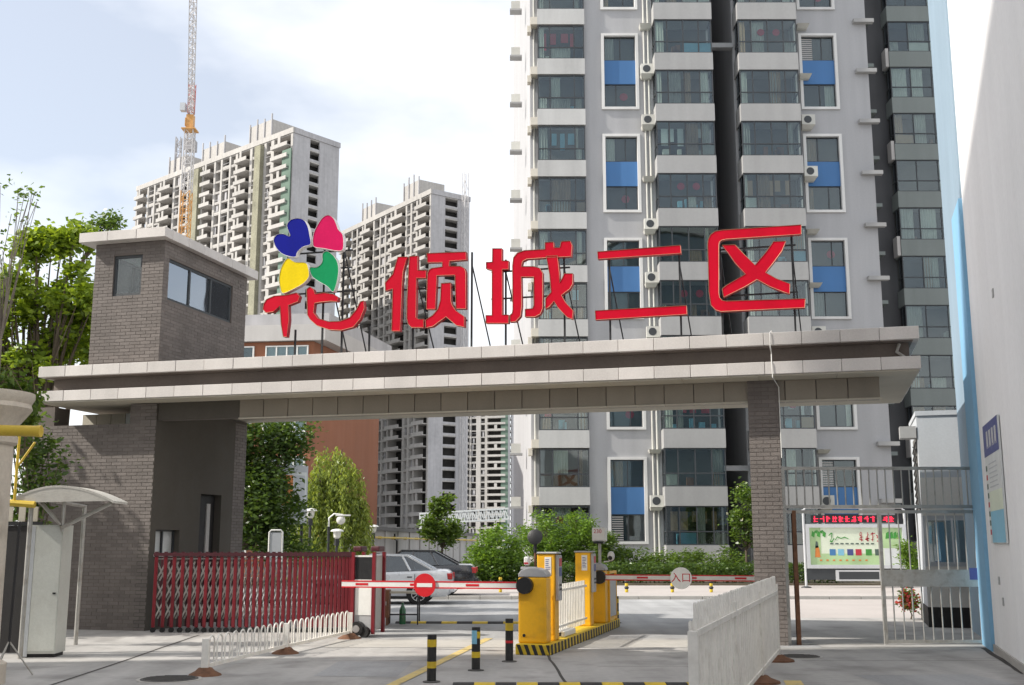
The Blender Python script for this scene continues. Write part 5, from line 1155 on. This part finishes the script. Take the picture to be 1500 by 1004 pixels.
    for s in (-1, 1):
        MB().box(-2.22, -2.02, s * .72 - .1, s * .72 + .1, .56, .68).obj('headlight', M['lampglass'], t); bevel(MB().box(2.12, 2.285, s * .66 - .15, s * .66 + .15, .70, .88).obj('tail_light', M['tail'], t), .02, 2)
        MB().box(-.68, -.5, s * (hw + .02) - .07, s * (hw + .02) + .07, .93, 1.04).obj('mirror', paint, t)
        for x in (.18, 1.05): MB().box(x - .07, x + .07, s * (hw * .992) - .012, s * (hw * .992) + .012, .76, .79).obj('door_handle', M['black'], t)
        for x in (-.6, .36, 1.2): MB().box(x - .006, x + .006, s * hw - .006, s * hw + .006, .32, .86).obj('door_seam', M['black'], t)
        MB().box(-1.0, 1.0, s * hw - .012, s * hw + .012, .5, .55).obj('rub_strip', M['grey_plastic'], t)
        MB().box(-1.02, 1.0, s * hw * .9 - .02, s * hw * .9 + .02, .16, .26).obj('sill', M['dark'], t)
    bevel(MB().box(2.2, 2.36, -.78, .78, .34, .56).obj('rear_bumper', paint, t), .04, 2); bevel(MB().box(-2.36, -2.2, -.78, .78, .3, .54).obj('front_bumper', paint, t), .04, 2)
    MB().box(-2.29, -2.255, -.4, .4, .5, .62).obj('grille', M['black'], t)
    return t
car('silver hatchback car seen from the side behind the lowered boom', (-4.02, 33.95, 0), 0, M['silver'], M['glass_dark'], M['chrome'])
car('black car parked just beyond the silver hatchback', (-3.42, 37.1, .105), 0, M['blackcar'], M['glass_dark'], M['grey_plastic'], hatch=True)
# driver
pt = thing('person', 'driver in brown with an arm at the open window of the silver car', 'person', (-3.95, 33.55, .55), 0)
vs = [(0, 0, .0), (.02, 0, .3), (.0, 0, .52), (-.01, 0, .62), (-.03, 0, .76), (.0, -.17, .48), (-.1, -.25, .30), (-.32, -.2, .42), (.0, .17, .48), (-.12, .2, .28), (-.34, .1, .38), (-.3, -.1, .02), (-.3, .1, .02)]
es = [(0, 1), (1, 2), (2, 3), (3, 4), (2, 5), (5, 6), (6, 7), (2, 8), (8, 9), (9, 10), (0, 11), (0, 12)]
rs = [.16, .16, .13, .055, .105, .07, .05, .035, .07, .05, .035, .09, .08]
me = bpy.data.meshes.new('body'); me.from_pydata(vs, es, []); me.materials.append(M['skin']); bo_ = ob('body', me, pt)
sk = bo_.modifiers.new('skin', 'SKIN'); ly = me.skin_vertices[0] if len(me.skin_vertices) else None
if ly is None:
    bm = bmesh.new(); bm.from_mesh(me); bm.verts.layers.skin.verify(); bm.to_mesh(me); bm.free(); ly = me.skin_vertices[0]
for i, r in enumerate(rs): ly.data[i].radius = (r, r)
ly.data[0].use_root = True; bo_.modifiers.new('sub', 'SUBSURF').render_levels = 1
mb = MB(); mb.sphere((-.0, 0, 1.345 - .55), .118, .11, .11); mb.obj('hair', M['hair'], pt, True)
mb = MB(); mb.lathe([(.17, .02), (.185, .3), (.17, .45), (.09, .54)], n=14); mb.obj('shirt', M['cloth'], pt, True)
# ------------------------------------------------------------------ lamps and the light box behind the folding gate
def lamp(label, x, y, Y, kind):
    p = P(x, y, Y); t = thing('garden_lamp', label, 'lamp', (p.x, Y, 0)); h = p.z
    MB().cyl((0, 0, 0), (0, 0, h - .35), .045, n=8).obj('pole', M['steel_dark'], t, True)
    if kind == 0:
        MB().lathe([(.05, h - .36), (.12, h - .3), (.15, h - .1)], n=10).obj('lantern', M['lampglass'], t); MB().lathe([(.25, h - .09), (.2, h - .03), (.06, h)], n=12).obj('hood', M['white'], t); MB().lathe([(.09, h - .6), (.09, h - .37)], n=10).obj('collar', M['steel_dark'], t)
    else:
        MB().tube([(0, 0, h - .36), (.0, 0, h - .05), (.18, 0, h + .1), (.5, 0, h + .06)], .03, 6).obj('arm', M['white'], t); MB().sphere((.42, 0, h - .12), .16).obj('globe', M['lampglass'], t, True); MB().box(.25, .75, -.12, .12, h + .02, h + .07).obj('reflector', M['white'], t)
lamp('garden lamp with white hood left of the willow', 455, 745, 40, 0); lamp('garden lamp with globe on an arm in front of the willow', 482, 757, 40, 1)
lamp('thin garden lamp before the start of the perimeter wall', 523, 766, 48, 0); lamp('thin garden lamp at the orange gable corner', 547, 769, 50, 0); lamp('black lamp pole between globe lamp and perimeter wall', 494, 775, 41, 0)
p = P(421, 735, 34); t = thing('light_box_sign', 'tall grey light box sign with coloured poster behind the gate', 'sign', (p.x, 34, 0), R(38))
zt_ = P(421, 682, 34).z; zb_ = P(421, 768, 34).z
MB().box(-.6, .6, -.12, .12, zb_, zt_).obj('box', M['kioskgrey'], t); MB().box(-.55, .55, -.126, -.121, zb_ + .1, zt_ - .2).obj('poster', M['p_white'], t)
MB().box(-.5, .1, -.131, -.1275, zb_ + .55, zt_ - .3).obj('print', M['p_orange'], t); MB().box(-.45, -.1, -.135, -.132, zb_ + .9, zt_ - .45).obj('print', M['p_navy'], t); MB().box(-.5, .1, -.131, -.1275, zb_ + .2, zb_ + .5).obj('print', M['poster_w'], t); MB().box(.15, .5, -.131, -.1275, zb_ + .2, zt_ - .3).obj('print', M['kioskgrey'], t)
for x in (-.5, .5): MB().cyl((x, 0, 0), (x, 0, zb_), .05, n=8).obj('post', M['steel_dark'], t, True)
MB().box(-.85, -.61, -.1, .1, zb_ + .2, zt_ - .1).obj('side_box', M['kioskgrey'], t)
p = P(404, 790, 31); t = thing('hoop_barrier', 'white tubular hoop barrier standing behind the folding gate', 'barrier', (p.x, 31, 0), 0)
zz = P(404, 777, 31).z; MB().tube([(-.18, 0, 0), (-.18, 0, zz - .05), (-.13, 0, zz), (.13, 0, zz), (.18, 0, zz - .05), (.18, 0, 0)], .025, 8).obj('tube', M['white'], t, True); MB().box(-.15, .15, -.01, .01, zz * .5, zz - .06).obj('sheet', M['kioskgrey'], t)
# ================================================================== vegetation
def leaves(n, centers, spread, size, rng, droop=0.0, aspect=.5, flat=.35):
    """leaf quads gathered round cluster centres"""
    ci = rng.integers(0, len(centers), n); c = centers[ci] + rng.normal(0, 1, (n, 3)) * spread
    d = rng.normal(0, 1, (n, 3)); d[:, 2] = d[:, 2] * flat - droop; d /= np.linalg.norm(d, axis=1)[:, None]
    u = rng.normal(0, 1, (n, 3)); u[:, 2] += .0; a = np.cross(d, u); a /= np.linalg.norm(a, axis=1)[:, None] + 1e-9
    s = size * rng.uniform(.6, 1.35, n)[:, None]; nrm = np.cross(a, d)
    v = np.empty((n, 4, 3)); v[:, 0] = c; v[:, 1] = c + d * s * .5 + a * s * aspect * .5 + nrm * s * .08; v[:, 2] = c + d * s; v[:, 3] = c + d * s * .5 - a * s * aspect * .5 + nrm * s * .08
    return v.reshape(-1, 3)
def leafmesh(name, v, m):
    n = len(v) // 4; me = bpy.data.meshes.new(name); me.vertices.add(len(v)); me.vertices.foreach_set('co', v.astype(np.float32).ravel())
    me.loops.add(n * 4); me.loops.foreach_set('vertex_index', np.arange(n * 4, dtype=np.int32)); me.polygons.add(n); me.polygons.foreach_set('loop_start', np.arange(0, n * 4, 4, dtype=np.int32)); me.polygons.foreach_set('loop_total', np.full(n, 4, dtype=np.int32))
    me.materials.append(m); me.update(); me.validate(); return me
def crown_points(blobs, per, rng):
    out = []
    for (x, y, z, rx, ry, rz) in blobs:
        k = max(6, int(per * rx * rz)); d = rng.normal(0, 1, (k, 3)); d /= np.linalg.norm(d, axis=1)[:, None]; r = rng.uniform(.35, 1.05, k)[:, None] ** .6
        out.append(np.array([x, y, z]) + d * r * np.array([rx, ry, rz]))
    return np.concatenate(out)
def tree(label, base, blobs, n, size, m, seed, name='tree', trunk=.16, per=9, spread=.22, bark='bark', cat='tree', droop=0.0, aspect=.5, group=None, fork=.45, limbs=True, extra=None):
    rng = np.random.default_rng(seed); t = thing(name, label, cat, base, 0, group); b = np.array(base)
    B = [(x - b[0], y - b[1], z - b[2], rx, ry, rz) for x, y, z, rx, ry, rz in blobs]; cp = crown_points(B, per, rng)
    mb = MB(); zc = np.mean([q[2] for q in B]); zmin = min(q[2] - q[5] for q in B); fz = max(.25, min(zc * fork, zmin + .6)) if limbs else .2; cx_ = np.mean([q[0] for q in B]); cy_ = np.mean([q[1] for q in B])
    top = Vector((cx_ * .3, cy_ * .3, fz)); mb.tube([(0, 0, -.05), (cx_ * .1 + .04, cy_ * .1, fz * .5), tuple(top)], [trunk, trunk * .82, trunk * .7], 8)
    for i in range(min(len(cp), 70)):
        e = Vector(cp[rng.integers(0, len(cp))]); mid = top.lerp(e, .5) + Vector(rng.normal(0, .12, 3)) + Vector((0, 0, .15)); r0 = trunk * rng.uniform(.18, .5)
        mb.tube([tuple(top), tuple(mid), tuple(e)], [r0, r0 * .55, .008], 5)
    mb.obj('trunk', M[bark], t, True)
    v = leaves(n, cp, spread, size, rng, droop, aspect)
    ob('crown', leafmesh('crown', v, m), t)
    if extra:
        m2, n2, s2 = extra; ob('blossom', leafmesh('blossom', leaves(n2, cp, spread, s2, rng, 0, .9), m2), t)
    return t
# big tree behind the guard house, left
def bl_(x, y, Y, rpx, rz=None, ry=None):
    p = P(x, y, Y); s = Y / FPX; return (p.x, p.y, p.z, rpx * s, (ry or rpx) * s, (rz or rpx) * s)
Yt = 28.5
tree('bright green leafy tree rising behind the left side of the guard house', (-12.2, Yt, 0), [bl_(100, 350, Yt, 34, 24), bl_(60, 372, Yt, 30, 24), bl_(40, 425, Yt, 40, 30), bl_(105, 430, Yt, 44, 36), bl_(30, 490, Yt, 46, 30), bl_(90, 515, Yt, 56, 34), bl_(10, 535, Yt, 50, 26), bl_(-30, 500, Yt, 40, 50), bl_(140, 470, Yt + 1, 36, 50)], 13000, .19, M['leaf_bright'], 3, trunk=.2, per=15, spread=.17, aspect=.6)
tree('leafy tree left of the picture whose shade falls on the brick wall', (-13.2, 22.0, 0), [(-13.0, 22.4, 4.6, 1.3, 1.5, 1.5), (-12.4, 22.6, 3.2, 1.0, 1.4, 1.6), (-13.2, 21.6, 2.6, 1.2, 1.4, 1.6), (-12.9, 23.4, 4.0, 1.0, 1.2, 1.4)], 9000, .2, M['leaf_mid'], 4, name='shade_tree', trunk=.16, per=16, spread=.25, aspect=.6)
tree('thin sparse tree with bare twigs at the upper left edge', (-12.6, 27.2, 0), [bl_(15, 300, 27.2, 26, 45), bl_(-15, 340, 27.2, 30, 60), bl_(45, 290, 27.2, 22, 14), bl_(0, 410, 27.2, 30, 50)], 230, .15, M['leaf_mid'], 9, name='sparse_tree', trunk=.05, per=22, spread=.1, bark='bark_pale', fork=.7)
tree('small treetop peeping over the guard house roof', (-14.5, 36, 0), [bl_(165, 326, 36, 18, 8), bl_(140, 335, 36, 20, 10)], 700, .16, M['leaf_mid'], 14, name='distant_treetop', trunk=.1, per=30, spread=.15, fork=.9)
tree('dark dense tree under the canopy beside the guard house', (-8.2, 33, 0), [bl_(385, 640, 33, 40, 30), bl_(370, 690, 33, 34, 36), bl_(400, 740, 33, 44, 40), bl_(430, 650, 33, 24, 22), bl_(365, 770, 33, 30, 40), bl_(425, 790, 33, 40, 30), bl_(345, 660, 33, 26, 50)], 15000, .15, M['leaf_dark'], 21, name='broadleaf_tree', trunk=.14, per=22, spread=.22)
# willow with hanging strands
rng = np.random.default_rng(5); Yw = 43
wl = thing('willow_tree', 'yellow-green weeping willow before the orange gable', 'tree', (P(478, 790, Yw).x, Yw, 0)); bx0 = P(478, 790, Yw).x
vv = []; mb = MB(); mb.tube([(0, 0, 0), (.1, 0, 1.6), (.0, 0, 3.2)], [.16, .13, .08], 8)
for i in range(330):
    lob = [(-.7, .1, 3.3, .75), (.55, -.2, 4.3, .9), (.1, .3, 4.9, .7), (1.15, 0, 3.0, .5), (-.25, -.4, 4.1, .6)][i % 5]
    a = rng.uniform(0, 2 * math.pi); r = rng.uniform(.05, 1.0) ** .7; top = Vector((lob[0] + r * lob[3] * math.cos(a), lob[1] + r * lob[3] * math.sin(a), lob[2] + .4 * (1 - r) + rng.uniform(-.25, .35)))
    if i < 34: mb.tube([(0, 0, 3.0), tuple(top * .6 + Vector((0, 0, 1.4))), tuple(top)], [.05, .03, .01], 5)
    L = rng.uniform(.5, 1.0) * min(3.4, top.z); n = int(L * 26); z = np.sort(rng.uniform(0, 1, n)); c = np.stack([top.x + .25 * z * math.cos(a) + rng.normal(0, .05, n), top.y + .2 * z * math.sin(a) + rng.normal(0, .05, n), top.z - z * L], 1)
    vv.append(leaves(n, c, .02, .17, rng, 1.6, .28))
mb.obj('trunk', M['bark'], wl, True); ob('crown', leafmesh('crown', np.concatenate(vv), M['leaf_willow']), wl)
tree('small conical tree beyond the perimeter wall', (P(647, 790, 76).x, 76, 0), [bl_(648, 745, 76, 14, 16), bl_(640, 765, 76, 22, 14), bl_(660, 772, 76, 20, 14), bl_(650, 785, 76, 28, 12)], 3000, .3, M['leaf_mid'], 31, name='young_tree', trunk=.1, per=4, spread=.25)
tree('round bright green bush at the corner of the planting bed', (P(725, 860, 47).x, 47, .16), [bl_(728, 805, 47, 34, 34), bl_(715, 832, 47, 30, 26), bl_(745, 835, 47, 26, 26)], 12000, .16, M['leaf_bush'], 41, name='bush', cat='bush', trunk=.06, per=40, spread=.16, limbs=False, aspect=.4)
for i, (x, y, w_, h_, sd, lab, mk) in enumerate((
        (795, 790, 34, 38, 51, 'tall leafy shrub behind the front ticket cabinet', 'leaf_bush'), (842, 785, 36, 36, 52, 'tall leafy shrub behind the rear ticket cabinet', 'leaf_bush'), (880, 808, 26, 26, 53, 'green shrub behind the white display box', 'leaf_mid'),
        (920, 822, 30, 20, 54, 'low shrub under the blue-panelled ground floor window', 'leaf_mid'), (968, 828, 28, 16, 55, 'low shrub left of the round entry disc', 'leaf_mid'), (1015, 828, 28, 18, 56, 'low shrub behind the round entry disc', 'leaf_mid'), (1062, 826, 28, 20, 57, 'low shrub at the foot of the dark slot', 'leaf_mid'))):
    Yb = 49.5 + (i % 2) * .8
    tree(lab, (P(x, 850, Yb).x, Yb, .16), [bl_(x, y, Yb, w_, h_), bl_(x - w_ * .4, y + h_ * .6, Yb - .4, w_ * .8, h_ * .55), bl_(x + w_ * .45, y + h_ * .6, Yb, w_ * .8, h_ * .55)], 6500 if i < 3 else 3600, .15, M[mk], sd, name='shrub', cat='shrub', trunk=.04, per=46, spread=.14, limbs=False, aspect=.35, group='shrubs in the planting bed')
# dark clipped hedge along the bed
rng = np.random.default_rng(77); n = 15000; c = np.stack([rng.uniform(-2.4, 13.5, n), rng.uniform(46.0, 47.4, n), .18 + rng.uniform(0, 1, n) ** .7 * .75], 1)
hd = prop(ob('hedge', leafmesh('hedge', leaves(n, c, .05, .13, rng), M['leaf_dark'])), 'dark clipped hedge along the planting bed before the tower', 'hedge', kind='stuff')
n = 5000; c = np.stack([rng.uniform(13.5, 24, n), rng.uniform(46.0, 47.4, n), .18 + rng.uniform(0, 1, n) ** .7 * .9], 1)
prop(ob('hedge', leafmesh('hedge', leaves(n, c, .05, .13, rng), M['leaf_mid'])), 'dark hedge behind the billboard', 'hedge', kind='stuff')
tree('small leafy tree half hidden by the right gate pillar', (P(1092, 850, 48).x, 48, .16), [bl_(1092, 735, 48, 22, 22), bl_(1100, 775, 48, 22, 18), bl_(1082, 760, 48, 14, 14), bl_(1115, 745, 48, 20, 26)], 3600, .17, M['leaf_mid'], 61, name='broadleaf_tree', trunk=.06, per=14, spread=.18, extra=(M['flower'], 90, .12))
tree('reddish flowering plant beside the white kiosk', (P(1333, 900, 26.5).x, 26.5, 0), [bl_(1334, 880, 26.5, 9, 16)], 700, .08, M['leaf_mid'], 71, name='flowering_plant', cat='plant', trunk=.02, per=120, spread=.08, limbs=False, extra=(M['leaf_red'], 260, .09))
tree('slim green plant between billboard and kiosk', (P(1333, 850, 40).x, 40, 0), [bl_(1332, 815, 40, 7, 28)], 1300, .16, M['leaf_bush'], 72, name='slim_plant', cat='plant', trunk=.03, per=60, spread=.12, limbs=False, aspect=.25)
tree('climbing vine hanging over the capital of the cream column', (-6.9, 14.9, 3.6), [(-6.75, 14.6, 3.75, .45, .4, .16), (-6.42, 14.75, 3.45, .16, .2, .3), (-7.2, 15, 3.7, .5, .4, .2)], 1500, .1, M['leaf_mid'], 81, name='climbing_vine', cat='plant', trunk=.02, per=300, spread=.07, limbs=False, droop=.8, bark='vine')
tree('leafy shrub behind the yellow gas pipe', (-8.2, 19.5, 0), [(-8.0, 19.5, 2.9, .35, .3, .6), (-8.3, 19.6, 2.2, .4, .3, .6), (-8.5, 19.4, 3.5, .5, .4, .5)], 1800, .12, M['leaf_dark'], 82, name='shrub', cat='shrub', trunk=.04, per=60, spread=.12)
